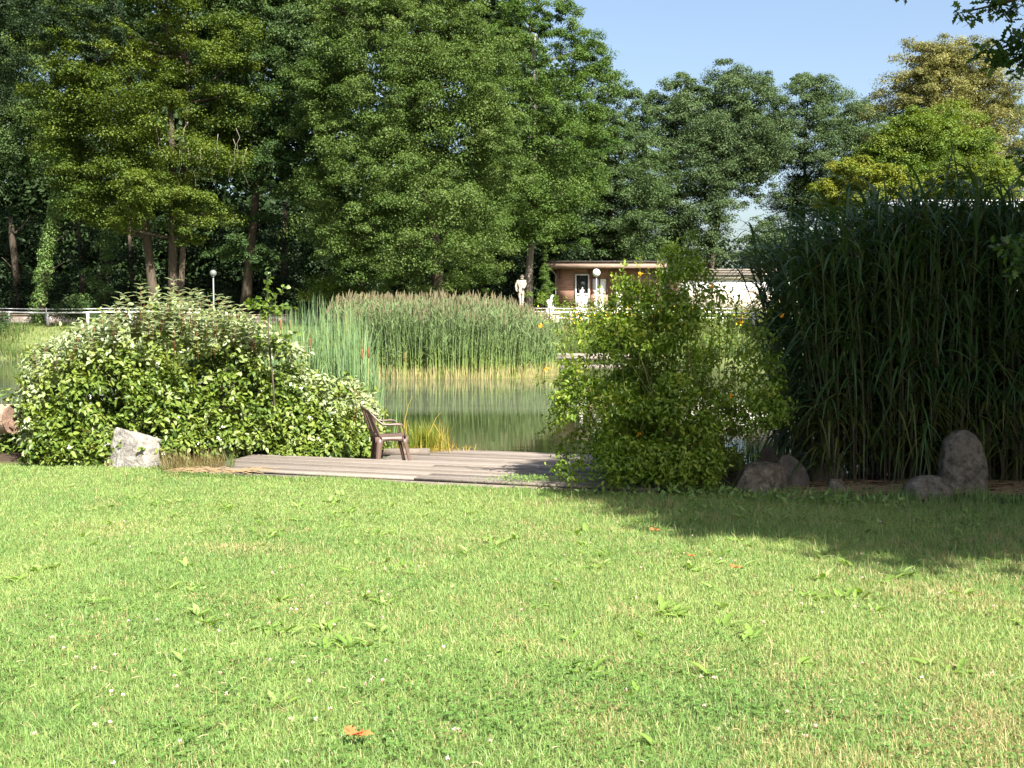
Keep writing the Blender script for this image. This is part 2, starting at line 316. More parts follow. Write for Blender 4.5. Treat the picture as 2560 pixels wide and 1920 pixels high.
def tree(name, label, cat, px, D, box, fol, leaf=.17, n=150, per=420, flat=.6, rc=(.9, 1.7), trunk_r=.28, bark='bark', prof=None, base_py=None,
         depth=None, fork=None, droop=.2, up=.6, lean=0, group='trees on the far side of the pond', shape='kite', wr=.65, extra=None, limbs=14, toneb=.5, inner=.25):
    x0, x1, y0, y1 = box
    X0, X1 = G(x0, D), G(x1, D); zt = P(px, y0, D)[2]; zb = P(px, y1, D)[2]
    cx = (X0 + X1) / 2; hw = (X1 - X0) / 2; dp = depth or hw * .8
    bx = G(px, D); bz = float(ground(bx, D)) - .1
    T = Thing(name, (bx, D, bz), label, cat, group)
    prof = prof or [(0, .45), (.2, .85), (.45, 1), (.7, .85), (.88, .55), (1, .15)]
    pz, pr = zip(*prof)
    sub = 8; leaf = leaf * .74; m = max(10, int(n * .72))
    zz_ = np.linspace(0, 1, 60); cw = np.cumsum(np.interp(zz_, pz, pr) + .08); cw /= cw[-1]
    zf = np.clip(np.interp((np.arange(m) + R.random(m)) / m, cw, zz_), 0, 1); rp = np.interp(zf, pz, pr)
    an = -math.pi / 2 + (((np.arange(m) * .381966 + .12 * R.random(m)) % 1) - .5) * 2 * math.radians(118)
    an = np.where(R.random(m) < .15, R.random(m) * 2 * math.pi, an)
    rad = np.where(R.random(m) < inner, R.random(m) * .6, .7 + .28 * R.random(m))
    r = R.uniform(rc[0] * 1.25, rc[1] * 1.45, m) * (.7 + .4 * (1 - zf))
    hwz = np.maximum(hw - r * .55, .3) * rp; dpz = np.maximum(dp - r * .6, .3) * rp
    ctr = cx + lean * (zf - .5)
    C = np.stack([ctr + np.cos(an) * rad * hwz, D + np.sin(an) * rad * dpz, zb + r * .3 + zf * (zt - zb - r * .55)], 1)
    if extra is not None:
        C0 = C
        E = np.array([P(ex, ey, D + ed) for ex, ey, ed, er in extra]); C = np.concatenate([C, E]); r = np.concatenate([r, [e[3] for e in extra]])
        m = len(C)
    bt = np.repeat(R.normal(toneb, .13, m), sub); dd = rdir(m * sub); dd[:, 2] = np.where(dd[:, 2] < -.35, -dd[:, 2], dd[:, 2])
    rs_ = np.repeat(r, sub); C2 = np.repeat(C, sub, 0) + dd * (rs_ * R.uniform(.45, 1.12, m * sub))[:, None] * np.array([1, 1, min(.9, flat * 1.35)])
    cm = MB(); clump_leaves(cm, C2, rs_ * R.uniform(.28, .5, m * sub), int(per * .5), leaf, .62, up, bt + .08 * R.normal(size=m * sub), shape, droop, wr, .15, .45)
    T.part('crown', cm, fol)
    tm = MB()
    top = np.array([cx + lean * .4, D + .3, zb + (zt - zb) * .86])
    def stem(dx, rr, topoff):
        t = np.linspace(0, 1, 9)[:, None]; a = np.array([bx + dx, D, bz]); b = top + np.array([topoff, 0, 0])
        pts = a + (b - a) * t + np.stack([np.sin(t[:, 0] * 5 + dx) * .25 * t[:, 0], 0 * t[:, 0], 0 * t[:, 0]], 1)
        rad_ = rr * (1 - t[:, 0] * .8); rad_[0] *= 1.35
        tm.tube(pts, rad_, 12, wob=.05); return pts
    st = [stem(0, trunk_r, 0)] if not fork else [stem(f[0], f[1], f[2]) for f in fork]
    idx = R.permutation(m)[:limbs]
    for q in idx:
        s_ = st[R.integers(len(st))]; tz = C[q, 2] - R.uniform(.8, 2.5); kk = int(np.clip(np.searchsorted(s_[:, 2], tz), 1, len(s_) - 2))
        limb(tm, s_[kk], C[q], trunk_r * .33, trunk_r * .08)
    T.part('trunk', tm, M[bark], True)
    return T
def fol(name, dark, mid, light, **k):
    q = lambda c, f: tuple(v * f for v in c)
    k = dict(dict(rough=.62, spec=.22), **k)
    return foliage(name, [(0, q(dark, .85)), (.5, q(mid, .95)), (1, q(light, 1.0))], **k)
F_map = fol('maple_leaves', (.035, .065, .009), (.075, .115, .015), (.12, .155, .026))
F_ash = fol('ash_leaves', (.024, .056, .014), (.048, .09, .024), (.08, .125, .04))
F_pop = fol('poplar_leaves', (.034, .07, .012), (.066, .11, .02), (.11, .155, .04))
F_loc = fol('locust_leaves', (.034, .075, .012), (.066, .12, .02), (.10, .155, .035))
F_oak = fol('far_oak_leaves', (.03, .062, .018), (.058, .10, .03), (.095, .14, .05))
F_blu = fol('haze_blue_leaves', (.034, .065, .022), (.065, .105, .038), (.105, .15, .06))  # slightly blue and pale, distance haze put into the leaf colour
F_tan = fol('tan_leaves', (.075, .088, .022), (.16, .162, .048), (.26, .245, .085))
F_yel = fol('yellowgreen_leaves', (.055, .095, .012), (.11, .145, .015), (.20, .21, .028))
F_grn = fol('bright_leaves', (.045, .09, .015), (.09, .145, .02), (.16, .2, .03))
F_mid = fol('shade_dark_wood_leaves', (.016, .036, .01), (.032, .06, .018), (.05, .085, .028))  # greens lowered so the far wood reads as shaded
F_drk = fol('shade_dark_leaves', (.010, .022, .007), (.02, .04, .013), (.035, .06, .024))  # leaf colour darkened to stand in for deep shade
F_ivy = fol('brightened_ivy_leaves', (.06, .11, .03), (.12, .2, .05), (.18, .27, .08))  # brighter than real ivy, sunlight put into the leaf colour

tree('maple_tree', 'broad maple with forked trunk and tiered yellow-green foliage left of the lamp', 'tree', 425, 64, (80, 690, -200, 600), F_map,
     n=190, per=450, flat=.38, rc=(1.0, 1.9), trunk_r=.36, up=1.0, fork=[(-.75, .3, -2), (.15, .3, 1.2), (.5, .2, 2.6)], depth=6, droop=.35,
     prof=[(0, .55), (.2, .95), (.5, 1), (.8, .8), (1, .4)], extra=[(250, 490, -3, 1.3), (330, 540, -4, 1.2), (390, 505, -5, 1.4), (470, 500, -5, 1.3), (350, 460, -5, 1.5), (480, 560, -4, 1.2), (475, 610, -3, .9), (450, 590, -3.5, .9), (290, 440, -4, 1.5), (180, 440, -2, 1.3)])
ash = tree('ash_tree', 'blue-green ash with dead hanging twigs between the maple and the big pale green tree', 'tree', 612, 67, (440, 930, -120, 480), F_ash,
     n=150, per=450, flat=.5, depth=5, trunk_r=.3, extra=[(560, 640, -3, 1.0), (600, 620, -3.5, 1.1), (650, 640, -3, 1.1), (620, 660, -3.4, .9), (690, 655, -2.5, .7), (700, 500, -3, 1.3), (760, 470, -3, 1.3), (680, 430, -4, 1.5), (640, 560, -1, 1.2)])
dm = MB()
for px, py, ln in [(395 + 60, 410, 1), (450, 400, 1.2), (470, 395, 1), (500, 400, 1.3), (545, 360, 1.5), (583, 372, 1.2), (618, 395, 1), (470, 330, 1.2), (395, 330, 1.0), (590, 345, 1.0), (970, 430, 1.0), (790, 340, .8)]:
    a = P(px, py - 25, 60.6); pts = [a]
    for s_ in range(6): a = a + np.array([R.normal() * .14, R.normal() * .08, -ln * .28 + .1 * R.normal()]); pts.append(a)
    dm = MB(); dm.tube(pts, np.linspace(.018, .006, 7), 3); ash.part('dead_branch', dm, M['dead_wood'])
for q in ([P(510, 395, 60.8), P(480, 392, 60.6), P(455, 400, 60.5)],):
    dm = MB(); dm.tube(q, [.022, .018, .01], 4); ash.part('dead_branch', dm, M['dead_wood'])
tree('poplar_tree', 'largest tree, round pale green crown hanging low over the reeds at centre', 'tree', 1110, 62, (715, 1330, -110, 735), F_pop,
     n=300, per=450, flat=.75, rc=(.9, 1.7), trunk_r=.4, depth=7, leaf=.15, up=.35, limbs=22, prof=[(0, .75), (.12, .95), (.3, 1), (.55, .95), (.8, .8), (1, .45)], lean=-1.0,
     extra=[(830, 590, -3, 1.3), (860, 640, -3, 1.1), (800, 610, -2, 1.0), (930, 690, -4, 1.1), (1010, 700, -5, 1.1), (1090, 690, -5, 1.2), (1180, 680, -4, 1.2), (1130, 640, -5.5, 1.4), (1000, 640, -6, 1.5), (900, 560, -5, 1.6)])
tree('locust_tree', 'tall airy locust with straight grey trunk standing behind the statue', 'tree', 1318, 69, (1130, 1545, -15, 650), F_loc,
     n=170, per=400, flat=.55, rc=(.8, 1.5), trunk_r=.27, bark='bark_grey', depth=5, leaf=.15, lean=.6, inner=.15, prof=[(0, .6), (.3, .95), (.6, 1), (.8, .8), (.93, .5), (1, .25)],
     extra=[(1490, 150, 0, 1.2), (1470, 200, 0, 1.3), (1430, 110, 0, 1.1), (1500, 200, 0, .8), (1290, 12, 0, .9), (1340, 40, 0, .9)])
tree('oak_tree', 'dense mid-green tree rising behind the left half of the wooden shed roof', 'tree', 1520, 80, (1370, 1680, 215, 690), F_oak, n=110, per=420, flat=.6, rc=(1, 1.8), depth=5, leaf=.18, extra=[(1480, 600, -1, 1.6), (1560, 600, -1, 1.7), (1620, 620, -1, 1.6), (1600, 550, -1, 1.7), (1660, 640, -1, 1.4), (1430, 630, -1, 1.5), (1530, 650, -1, 1.5), (1600, 660, -1, 1.4)])
tree('oak_tree', 'round grey-green tree behind the right half of the shed roof', 'tree', 1700, 86, (1530, 1850, 195, 680), F_blu, n=120, per=420, flat=.6, rc=(1.1, 2), depth=5, leaf=.19, toneb=.45,
     extra=[(1800, 620, -1, 1.3), (1890, 640, 0, 1.3), (1840, 655, 0, 1.0), (1885, 500, 0, 1.2), (1840, 240, -1, 1.8), (1850, 330, -1, 1.9), (1860, 420, -1, 1.8), (1830, 480, -1, 1.6), (1870, 380, 0, 1.8), (1760, 600, -2, 1.3), (1790, 560, -2, 1.1), (1800, 480, -2, 1.3), (1775, 520, -2, 1.4), (1780, 640, -2, 1.2)])
tree('oak_tree', 'highest blue-green tree of the far row, its crown notched in the middle', 'tree', 1762, 88, (1670, 1990, 175, 500), F_blu, n=85, per=420, flat=.6, rc=(1.1, 2), depth=5, leaf=.19, bark='bark', toneb=.5)
tree('oak_tree', 'spreading blue-green tree right of the sky gap in the far row', 'tree', 1985, 92, (1830, 2210, 195, 590), F_blu, n=125, per=420, flat=.6, rc=(1.1, 2), depth=5, leaf=.19, toneb=.42)
tree('young_tree', 'slim low tree filling the dip before the tan tree', 'tree', 2130, 96, (2060, 2260, 255, 540), F_oak, n=45, per=360, flat=.6, rc=(.9, 1.5), depth=4, leaf=.19, toneb=.6)
tree('small_tree', 'small bushy tree under the sky gap beside the low grey roof', 'tree', 1900, 78, (1850, 1990, 560, 720), F_blu, n=40, per=200, flat=.6, rc=(.7, 1.2), depth=3, leaf=.18, trunk_r=.12)
tree('chestnut_tree', 'tall tree with tan withered crown at the right', 'tree', 2350, 78, (2140, 2560, 128, 560), F_tan, n=230, per=470, flat=.8, rc=(1.1, 1.9), depth=6, leaf=.17, inner=.35,
     prof=[(0, .95), (.3, 1), (.5, .95), (.72, .8), (.9, .58), (1, .4)])
tree('walnut_tree', 'green tree with layered branches growing before the tan tree', 'tree', 2300, 64, (2110, 2520, 285, 560), F_grn, n=140, per=420, flat=.5, rc=(.9, 1.5), depth=4, leaf=.15, up=.9,
     prof=[(0, 1), (.4, .95), (.75, .75), (.9, .5), (1, .3)])
tree('young_tree', 'small yellow-leaved tree peeking over the tall grass', 'tree', 2160, 56, (2030, 2280, 395, 560), F_yel, n=50, per=400, flat=.4, rc=(.6, 1.0), depth=3, leaf=.14, up=.9, trunk_r=.12, toneb=.65)
tree('young_tree', 'yellow-green bushy tree under the tan tree right of the yellow one', 'tree', 2400, 58, (2290, 2520, 400, 560), F_yel, n=46, per=400, flat=.4, rc=(.6, 1.0), depth=3, leaf=.14, up=.9, trunk_r=.12, toneb=.25)
tree('robinia_tree', 'feathery dark green tree at the right edge behind the tan one', 'tree', 2560, 84, (2400, 2800, 190, 600), F_oak, n=90, per=240, flat=.5, rc=(.8, 1.5), depth=5, leaf=.17, inner=.1)
tree('linden_tree', 'blue-green tree at the left edge behind the ivy-clad trunk', 'tree', -20, 72, (-260, 250, -150, 470), F_ash, n=130, per=420, flat=.6, rc=(1, 1.8), depth=6, toneb=.75)
tree('beech_tree', 'overhanging tree with shade-darkened leaves at the top left corner of the wood', 'tree', -120, 52, (-330, 120, -260, 330), F_drk, n=110, per=450, flat=.6, rc=(.9, 1.5), depth=4, leaf=.14, limbs=0,
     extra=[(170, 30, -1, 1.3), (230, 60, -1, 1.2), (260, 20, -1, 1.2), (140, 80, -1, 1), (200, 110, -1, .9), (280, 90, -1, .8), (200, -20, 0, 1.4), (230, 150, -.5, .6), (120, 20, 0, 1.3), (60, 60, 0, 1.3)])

# ivy trunk, thin trunks, dark understory
T = Thing('ivy_covered_tree', (G(96, 63.4), 63.4, float(ground(G(96, 63.4), 63.4))), 'leaning trunk wrapped in ivy brightened as if sunlit, behind the white rail fence', 'tree', 'trees on the far side of the pond')
pts = np.array([P(x, y, 63.4) for x, y in [(94, 830), (103, 740), (113, 680), (124, 620), (135, 560), (150, 500), (172, 420), (190, 340)]])
tb = MB(); tb.tube(pts, np.linspace(.3, .16, 8), 10, wob=.05); limb(tb, pts[2], P(160, 655, 62.6), .04, .01); limb(tb, pts[3], P(190, 568, 63), .05, .01)
T.part('trunk', tb, M['bark'], True)
iv = MB(); cc = []
for k in range(1, 90):
    f = k / 90 * 6.8; i0 = int(f); c = pts[i0] * (1 - f + i0) + pts[min(i0 + 1, 7)] * (f - i0); cc.append(c + np.array([R.normal() * .12, -.15, 0]))
clump_leaves(iv, np.array(cc), R.uniform(.25, .5, len(cc)), 110, .13, 1, .2, R.normal(.6, .15, len(cc)), 'kite', .5)
for ex, ey, er in [(165, 500, .9), (200, 520, .8), (150, 450, 1.0), (215, 480, .9), (185, 540, .6), (120, 400, 1.0)]:
    clump_leaves(iv, np.array([P(ex, ey, 62.9)]), np.array([er]), 420, .14, .6, .6)
T.part('ivy', iv, F_ivy)
trunks = [(45, 775, 30, 590, 73, .24, 'slender bare trunk at the left edge of the wood'), (205, 770, 196, 560, 76, .16, 'thin bare trunk in the dark wood right of the ivy-clad trunk'),
          (330, 770, 322, 560, 78, .15, 'thin bare trunk in the dark wood left of the forked maple'), (700, 765, 712, 560, 76, .2, 'bare trunk deep in the shade right of the ash'),
          (905, 765, 900, 600, 74, .2, 'bare trunk in deep shade behind the left end of the reeds'), (1205, 760, 1225, 560, 76, .26, 'dark leaning trunk in shade left of the statue')]
for x0, y0, x1, y1, D, r, lb in trunks:
    a = P(x0, y0, D); a[2] = float(ground(a[0], D)) - .1; b = P(x1, y1, D); e = b + (b - a) * .25
    T = Thing('bare_trunk', a, lb, 'tree trunk', 'bare trunks in the wood'); tb = MB()
    tb.tube([a, (a + b) / 2 + [.08, 0, 0], b, e], [r * 1.2, r, r * .85, r * .6], 9, wob=.05); limb(tb, b, b + np.array([1.2, .3, 1.5]), r * .35, r * .1); limb(tb, (a + b) / 2, (a + b) / 2 + np.array([-1., .3, 1.1]), r * .25, r * .06)
    T.part('trunk', tb, M['bark'], True)
def bushy(name, label, px, py_top, D, w, h, fl, n=14, per=240, leaf=.12, group='bushes below the trees', cat='bush', flat=.8):
    x = G(px, D); z = float(ground(x, D)); T = Thing(name, (x, D, z), label, cat, group)
    m = MB(); zz = z + R.uniform(.12, .95, n) * h
    C = np.stack([x + R.normal(size=n) * w * .3, D + R.normal(size=n) * w * .25, zz], 1)
    clump_leaves(m, C, R.uniform(.22, .4, n) * min(w, h), per, leaf, flat, .5); T.part('foliage', m, fl)
    s_ = MB()
    for k in range(min(n, 9)): limb(s_, (x + R.normal() * .06, D, z - .05), C[k], .03, .01, sides=5)
    T.part('stems', s_, M['bark'])
bushy('sapling', 'pale green ivy-like sapling column in the dark wood left of the forked maple', 262, 0, 69, 1.6, 5.8, F_ivy, 16, 200, .13)
bushy('bush', 'bushy green shrub growing over the white rail at the left', 205, 0, 62.5, 2.0, 1.7, F_ash, 16, 260, .1)
bushy('bush', 'bright green bush behind the cattail tips', 800, 0, 62, 2.8, 2.4, F_grn, 18, 260, .11)
bushy('bush', 'bright green bush at the left end of the reed bed', 862, 0, 62.5, 2.2, 2.2, F_grn, 14, 260, .11)
bushy('bush', 'low weedy bush at the left edge above the bank', -5, 0, 60, 1.4, 1.5, F_ash, 10, 200, .1)
bushy('bush', 'dark leafy bush below the shed corner', 1362, 0, 66, 1.6, 1.0, F_grn, 12, 200, .1)
# small conifer beside the grey trunk
x = G(1362, 66.5); z = float(ground(x, 66.5)); T = Thing('conifer', (x, 66.5, z), 'narrow young conifer between the statue and the shed', 'tree', 'trees on the far side of the pond')
m = MB(); zf = R.random(70); C = np.stack([x + R.normal(size=70) * .28 * (1.1 - zf), 66.5 + R.normal(size=70) * .28 * (1.1 - zf), z + .15 + zf * 3.4], 1)
clump_leaves(m, C, .3 * (1.25 - zf), 110, .1, .6, .3, None, 'kite', .4, .3); T.part('crown', m, F_loc)
m = MB(); m.tube([(x, 66.5, z - .1), (x, 66.5, z + 3.4)], [.07, .02], 6); T.part('trunk', m, M['bark'])
# deep wood behind the front row: one mass nobody could count
m = MB(); nn = 1700
xs = R.uniform(-64, 7, nn); ys = R.uniform(84, 104, nn); zs = 1.5 + R.random(nn) * 28 * (1 - .45 * smooth(-2, 7, xs)) 
C = np.stack([xs, ys, zs], 1); clump_leaves(m, C, R.uniform(1.6, 2.8, nn), 190, .46, .7, .4, R.normal(.4, .2, nn))
nn = 460; xs = R.uniform(4, 75, nn); ys = R.uniform(102, 112, nn); zs = 1.0 + R.random(nn) ** 1.2 * 8.0
gap = (np.abs(xs / ys - (1850 - 1280) / F) < .008) & (zs > 5.5)
C = np.stack([xs, ys, zs], 1)[~gap]; clump_leaves(m, C, R.uniform(1.2, 2.0, len(C)), 130, .34, .7, .4, R.normal(.5, .2, len(C)))
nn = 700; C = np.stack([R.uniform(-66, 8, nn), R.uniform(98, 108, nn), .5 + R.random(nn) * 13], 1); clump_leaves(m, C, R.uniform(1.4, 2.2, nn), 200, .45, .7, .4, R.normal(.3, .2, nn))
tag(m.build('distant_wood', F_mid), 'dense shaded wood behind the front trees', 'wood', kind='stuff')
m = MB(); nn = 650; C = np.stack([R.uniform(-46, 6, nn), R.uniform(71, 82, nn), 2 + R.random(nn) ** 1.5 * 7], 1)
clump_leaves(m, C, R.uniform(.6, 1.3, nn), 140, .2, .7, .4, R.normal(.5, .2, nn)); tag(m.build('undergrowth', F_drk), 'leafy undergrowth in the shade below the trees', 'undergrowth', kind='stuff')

# ------------------------------------------------------------------ fence, walls, lamps, statue
def rails(mb, X0, X1, Y, zf, r=.04, step=2.3, rect=None):
    xs = np.arange(X0, X1 + .01, step)
    mb.tube([(x, Y, zf(x)) for x in xs], r, 6)
fz = lambda off: (lambda x: 1.6 + (790 - 781) / F * 61.5 + off + .03 * math.sin(x * .8))
for lb, x0, x1, pxs in [('white rail fence on the far bank left of the reeds', -31, G(540, 61.5), [-75, 17, 115, 215, 320, 425, 530]), ('white rail fence in front of the shed and the white flowers', G(1338, 61.5), 26, [1422, 1502, 1600, 1700, 1800, 1880, 1960, 2060])]:
    T = Thing('rail_fence', ((x0 + x1) / 2, 61.5, 1), lb, 'fence')
    m = MB(); rails(m, x0, x1, 61.5, fz(0), .05); T.part('rail', m, M['white_paint'])
    m = MB(); rails(m, x0, x1, 61.4, fz(.2), .022); T.part('rail', m, M['white_paint'])
    if x0 > 0: m = MB(); rails(m, x0, x1, 61.46, fz(-.32), .025); T.part('rail', m, M['white_paint'])
    for px in pxs:
        x = G(px, 61.5); z0 = float(ground(x, 61.5)) - .05; z1 = fz(.02)(x) + .02; m = MB()
        m.box((x + .1, 61.5, (z0 + z1) / 2), (.13, .11, z1 - z0), bev=.02)
        if px == 115: m.box((x + .08, 61.36, z1 + .1), (.05, .05, .28), bev=.01)
        T.part('post', m, M['white_paint'])
def wall_mat():
    m, n, l, b = mat('rubble_wall')
    tc = n.new('ShaderNodeTexCoord'); vo = n.new('ShaderNodeTexVoronoi'); vo.inputs['Scale'].default_value = 3.2; l.new(tc.outputs['Object'], vo.inputs[0])
    nz = n.new('ShaderNodeTexNoise'); nz.inputs['Scale'].default_value = 6; nz.inputs['Detail'].default_value = 8; l.new(tc.outputs['Object'], nz.inputs[0])
    rp = ramp(n, [(0, (.42, .37, .31)), (.5, (.36, .31, .27)), (.62, (.24, .19, .16))]); l.new(vo.outputs['Distance'], rp.inputs[0])
    mx = n.new('ShaderNodeMix'); mx.data_type = 'RGBA'; mx.blend_type = 'MULTIPLY'; mx.inputs[0].default_value = .6
    r2 = ramp(n, [(.3, (.6, .55, .5)), (.7, (1, 1, 1))]); l.new(nz.outputs[0], r2.inputs[0]); l.new(rp.outputs[0], mx.inputs[6]); l.new(r2.outputs[0], mx.inputs[7]); l.new(mx.outputs[2], b.inputs['Base Color']); b.inputs['Roughness'].default_value = .95
    return m
WM = wall_mat()
T = Thing('stone_wall', (-20, 65.9, .8), 'low pale rubble wall with brick capping behind the left fence', 'wall')
m = MB(); m.box((-21, 65.9, 1.15), (21, .35, .98)); T.part('wall', m, WM)
m = MB(); m.box((-21, 65.88, 1.665), (21, .44, .05), bev=.01); T.part('capping', m, M['tan_stone'])
T = Thing('stone_pier', (2.2, 62.3, .8), 'short pale stone wall stub beside the right end of the reeds', 'wall')
a = G(1340, 62.3); b = G(1398, 62.3)
m = MB(); m.box(((a + b) / 2, 62.3, 1.15), (b - a, .5, 1.1), bev=.03); T.part('wall', m, WM)
m = MB(); m.box(((a + b) / 2, 62.3, 1.74), (b - a + .1, .6, .07), bev=.02); T.part('capping', m, M['tan_stone'])

M['glass_white'] = noisy('opal_glass', [(.4, (.8, .8, .78)), (.6, (.84, .84, .82))], 3, .25, 0, spec=.5)
M['pole'] = noisy('galvanised', [(.3, (.2, .21, .22)), (.7, (.32, .33, .34))], 5, .5, .1, metal=.3)
m_, n_, l_, b_ = mat('smoky_globe'); b_.inputs['Base Color'].default_value = (.28, .3, .29, 1); b_.inputs['Roughness'].default_value = .15; b_.inputs['Transmission Weight'].default_value = .5
M['smoky'] = m_
def lamp(label, px, pyc, rpx, D, gm):
    c = P(px, pyc, D); r = rpx * D / F; z0 = float(ground(c[0], D)) - .1
    T = Thing('street_lamp', (c[0], D, z0), label, 'street lamp', 'globe lamps')
    m = MB(); m.tube([(c[0], D, z0), (c[0], D, z0 + .8), (c[0], D, z0 + .82), (c[0], D, c[2] - r * 1.05)], [.07, .07, .04, .035], 10); T.part('pole', m, M['pole'], True)
    m = MB(); m.tube([(c[0], D, c[2] - r * 1.2), (c[0], D, c[2] - r * .85)], [.07, .1], 12); T.part('collar', m, M['pole'])
    m = MB(); m.sphere(c, r, 24, 14); T.part('globe', m, gm, True)
lamp('street lamp with dull grey globe standing in the shade below the maple', 533, 683, 8.5, 62.4, M['smoky'])
lamp('street lamp with shining white globe in front of the shed', 1491, 682, 9.7, 64, M['glass_white'])

def statue():
    D = 62.8; fx = G(1303, D); foot = P(1303, 772, D)[2]
    T = Thing('statue', (fx, D, foot), 'pale mottled stone figure of a standing man before the grey trunk', 'statue')
    # joints in figure space (x right, z up), total height about 2.0 m
    J = {'pel': (0, 0, .98), 'wst': (-.01, 0, 1.15), 'cst': (-.03, 0, 1.42), 'nck': (.03, 0, 1.62), 'hd': (.05, -.01, 1.73), 'top': (.05, 0, 1.84),
         'sl': (-.21, 0, 1.54), 'el': (-.29, -.02, 1.24), 'hl': (-.24, -.1, .95), 'sr': (.2, 0, 1.56), 'er': (.2, -.12, 1.3), 'hr': (.1, -.22, 1.15),
         'kl': (-.07, -.02, .5), 'fl': (-.045, 0, .04), 'tl': (-.06, -.17, .02), 'kr': (.07, 0, .5), 'fr': (.05, .02, .04), 'tr': (.06, -.15, .02), 'gl': (-.1, 0, .9), 'gr': (.09, 0, .9)}
    Rr = {'pel': .16, 'wst': .17, 'cst': .21, 'nck': .075, 'hd': .095, 'top': .06, 'sl': .11, 'el': .085, 'hl': .05, 'sr': .11, 'er': .085, 'hr': .06, 'kl': .085, 'fl': .06, 'tl': .04, 'kr': .085, 'fr': .06, 'tr': .04, 'gl': .12, 'gr': .12}
    E = [('pel', 'wst'), ('wst', 'cst'), ('cst', 'nck'), ('nck', 'hd'), ('hd', 'top'), ('cst', 'sl'), ('sl', 'el'), ('el', 'hl'), ('cst', 'sr'), ('sr', 'er'), ('er', 'hr'), ('pel', 'gl'), ('gl', 'kl'), ('kl', 'fl'), ('fl', 'tl'), ('pel', 'gr'), ('gr', 'kr'), ('kr', 'fr'), ('fr', 'tr')]
    ks = list(J); me_ = bpy.data.meshes.new('body'); me_.from_pydata([J[k] for k in ks], [(ks.index(a), ks.index(b)) for a, b in E], [])
    o = bpy.data.objects.new('body', me_); COL.objects.link(o); o.parent = T.o; o.scale = (1.05, 1.05, 1.0)
    sk = o.modifiers.new('skin', 'SKIN'); ss = o.modifiers.new('sub', 'SUBSURF'); ss.levels = ss.render_levels = 2
    for q, k in enumerate(ks): me_.skin_vertices[0].data[q].radius = (Rr[k], Rr[k] * .8)
    me_.skin_vertices[0].data[0].use_root = True
    tx = bpy.data.textures.new('chisel', 'CLOUDS'); tx.noise_scale = .09
    dp = o.modifiers.new('rough', 'DISPLACE'); dp.texture = tx; dp.strength = .07
    me_.materials.append(noisy('mottled_stone', [(.35, (.16, .13, .10)), (.5, (.36, .31, .25)), (.65, (.48, .44, .36))], 9, .9, .8))
    m = MB(); hz = foot + 1.80; m.tube([(fx + .05, D, hz), (fx + .05, D, hz + .025)], [.135, .13], 16)
    T.part('hat_brim', m, M['tan_stone'])
    m = MB(); m.tube([(fx + .05, D, hz + .02), (fx + .05, D, hz + .1), (fx + .05, D, hz + .13)], [.1, .095, .05], 14); T.part('hat_crown', m, M['dark_stone'], True)
    m = MB(); m.box((fx, D - .02, foot - .12), (.5, .5, .28), bev=.04); T.part('plinth', m, M['granite'])
statue()

# ------------------------------------------------------------------ buildings
def board_mat(name, c0, c1, h=.14):
    m, n, l, b = mat(name)
    tc = n.new('ShaderNodeTexCoord'); sx = n.new('ShaderNodeSeparateXYZ'); l.new(tc.outputs['Object'], sx.inputs[0])
    fr = n.new('ShaderNodeMath'); fr.operation = 'DIVIDE'; l.new(sx.outputs[2], fr.inputs[0]); fr.inputs[1].default_value = h
    f2 = n.new('ShaderNodeMath'); f2.operation = 'FRACT'; l.new(fr.outputs[0], f2.inputs[0])
    mp = n.new('ShaderNodeMapping'); mp.inputs['Scale'].default_value = (.6, 1, 5); l.new(tc.outputs['Object'], mp.inputs[0])
    nz = n.new('ShaderNodeTexNoise'); nz.inputs['Scale'].default_value = 3; nz.inputs['Detail'].default_value = 8; l.new(mp.outputs[0], nz.inputs[0])
    rp = ramp(n, [(.3, c0), (.7, c1)]); l.new(nz.outputs[0], rp.inputs[0]); l.new(rp.outputs[0], b.inputs['Base Color'])
    bm = n.new('ShaderNodeBump'); bm.inputs['Strength'].default_value = 1; bm.inputs['Distance'].default_value = .04; l.new(f2.outputs[0], bm.inputs['Height']); l.new(bm.outputs[0], b.inputs['Normal'])
    b.inputs['Roughness'].default_value = .8
    return m
SHB = board_mat('shed_boards', (.22, .11, .072), (.38, .225, .16))
M['fascia'] = noisy('fascia_wood', [(.3, (.2, .13, .10)), (.7, (.38, .28, .22))], 4, .85, .4, (.4, 1, 4))
M['grey_wood'] = noisy('grey_fascia', [(.3, (.12, .10, .085)), (.7, (.32, .28, .235))], 3, .9, .5, (.3, 1, 5))
M['brown_wood'] = noisy('brown_trim', [(.3, (.12, .05, .03)), (.7, (.22, .10, .06))], 5, .8, .3, (1, 1, .3))
m_, n_, l_, b_ = mat('window_glass'); b_.inputs['Base Color'].default_value = (.02, .025, .025, 1); b_.inputs['Roughness'].default_value = .06; b_.inputs['Specular IOR Level'].default_value = .7
M['glass'] = m_
M['plaster'] = noisy('white_plaster', [(.3, (.7, .68, .64)), (.7, (.82, .81, .78))], 3, .9, .2)
M['cream'] = noisy('cream_plaster', [(.3, (.5, .43, .33)), (.7, (.62, .55, .44))], 3, .9, .2)
D = 69.0
xl, xr = G(1391, D), G(1650, D); zb = 2.15; zr0 = P(1400, 672, D)[2]; zr1 = P(1400, 657, D)[2]
T = Thing('wooden_shed', ((xl + xr) / 2, D, zb), 'brown timber shed with flat roof and white-framed glass door', 'shed')
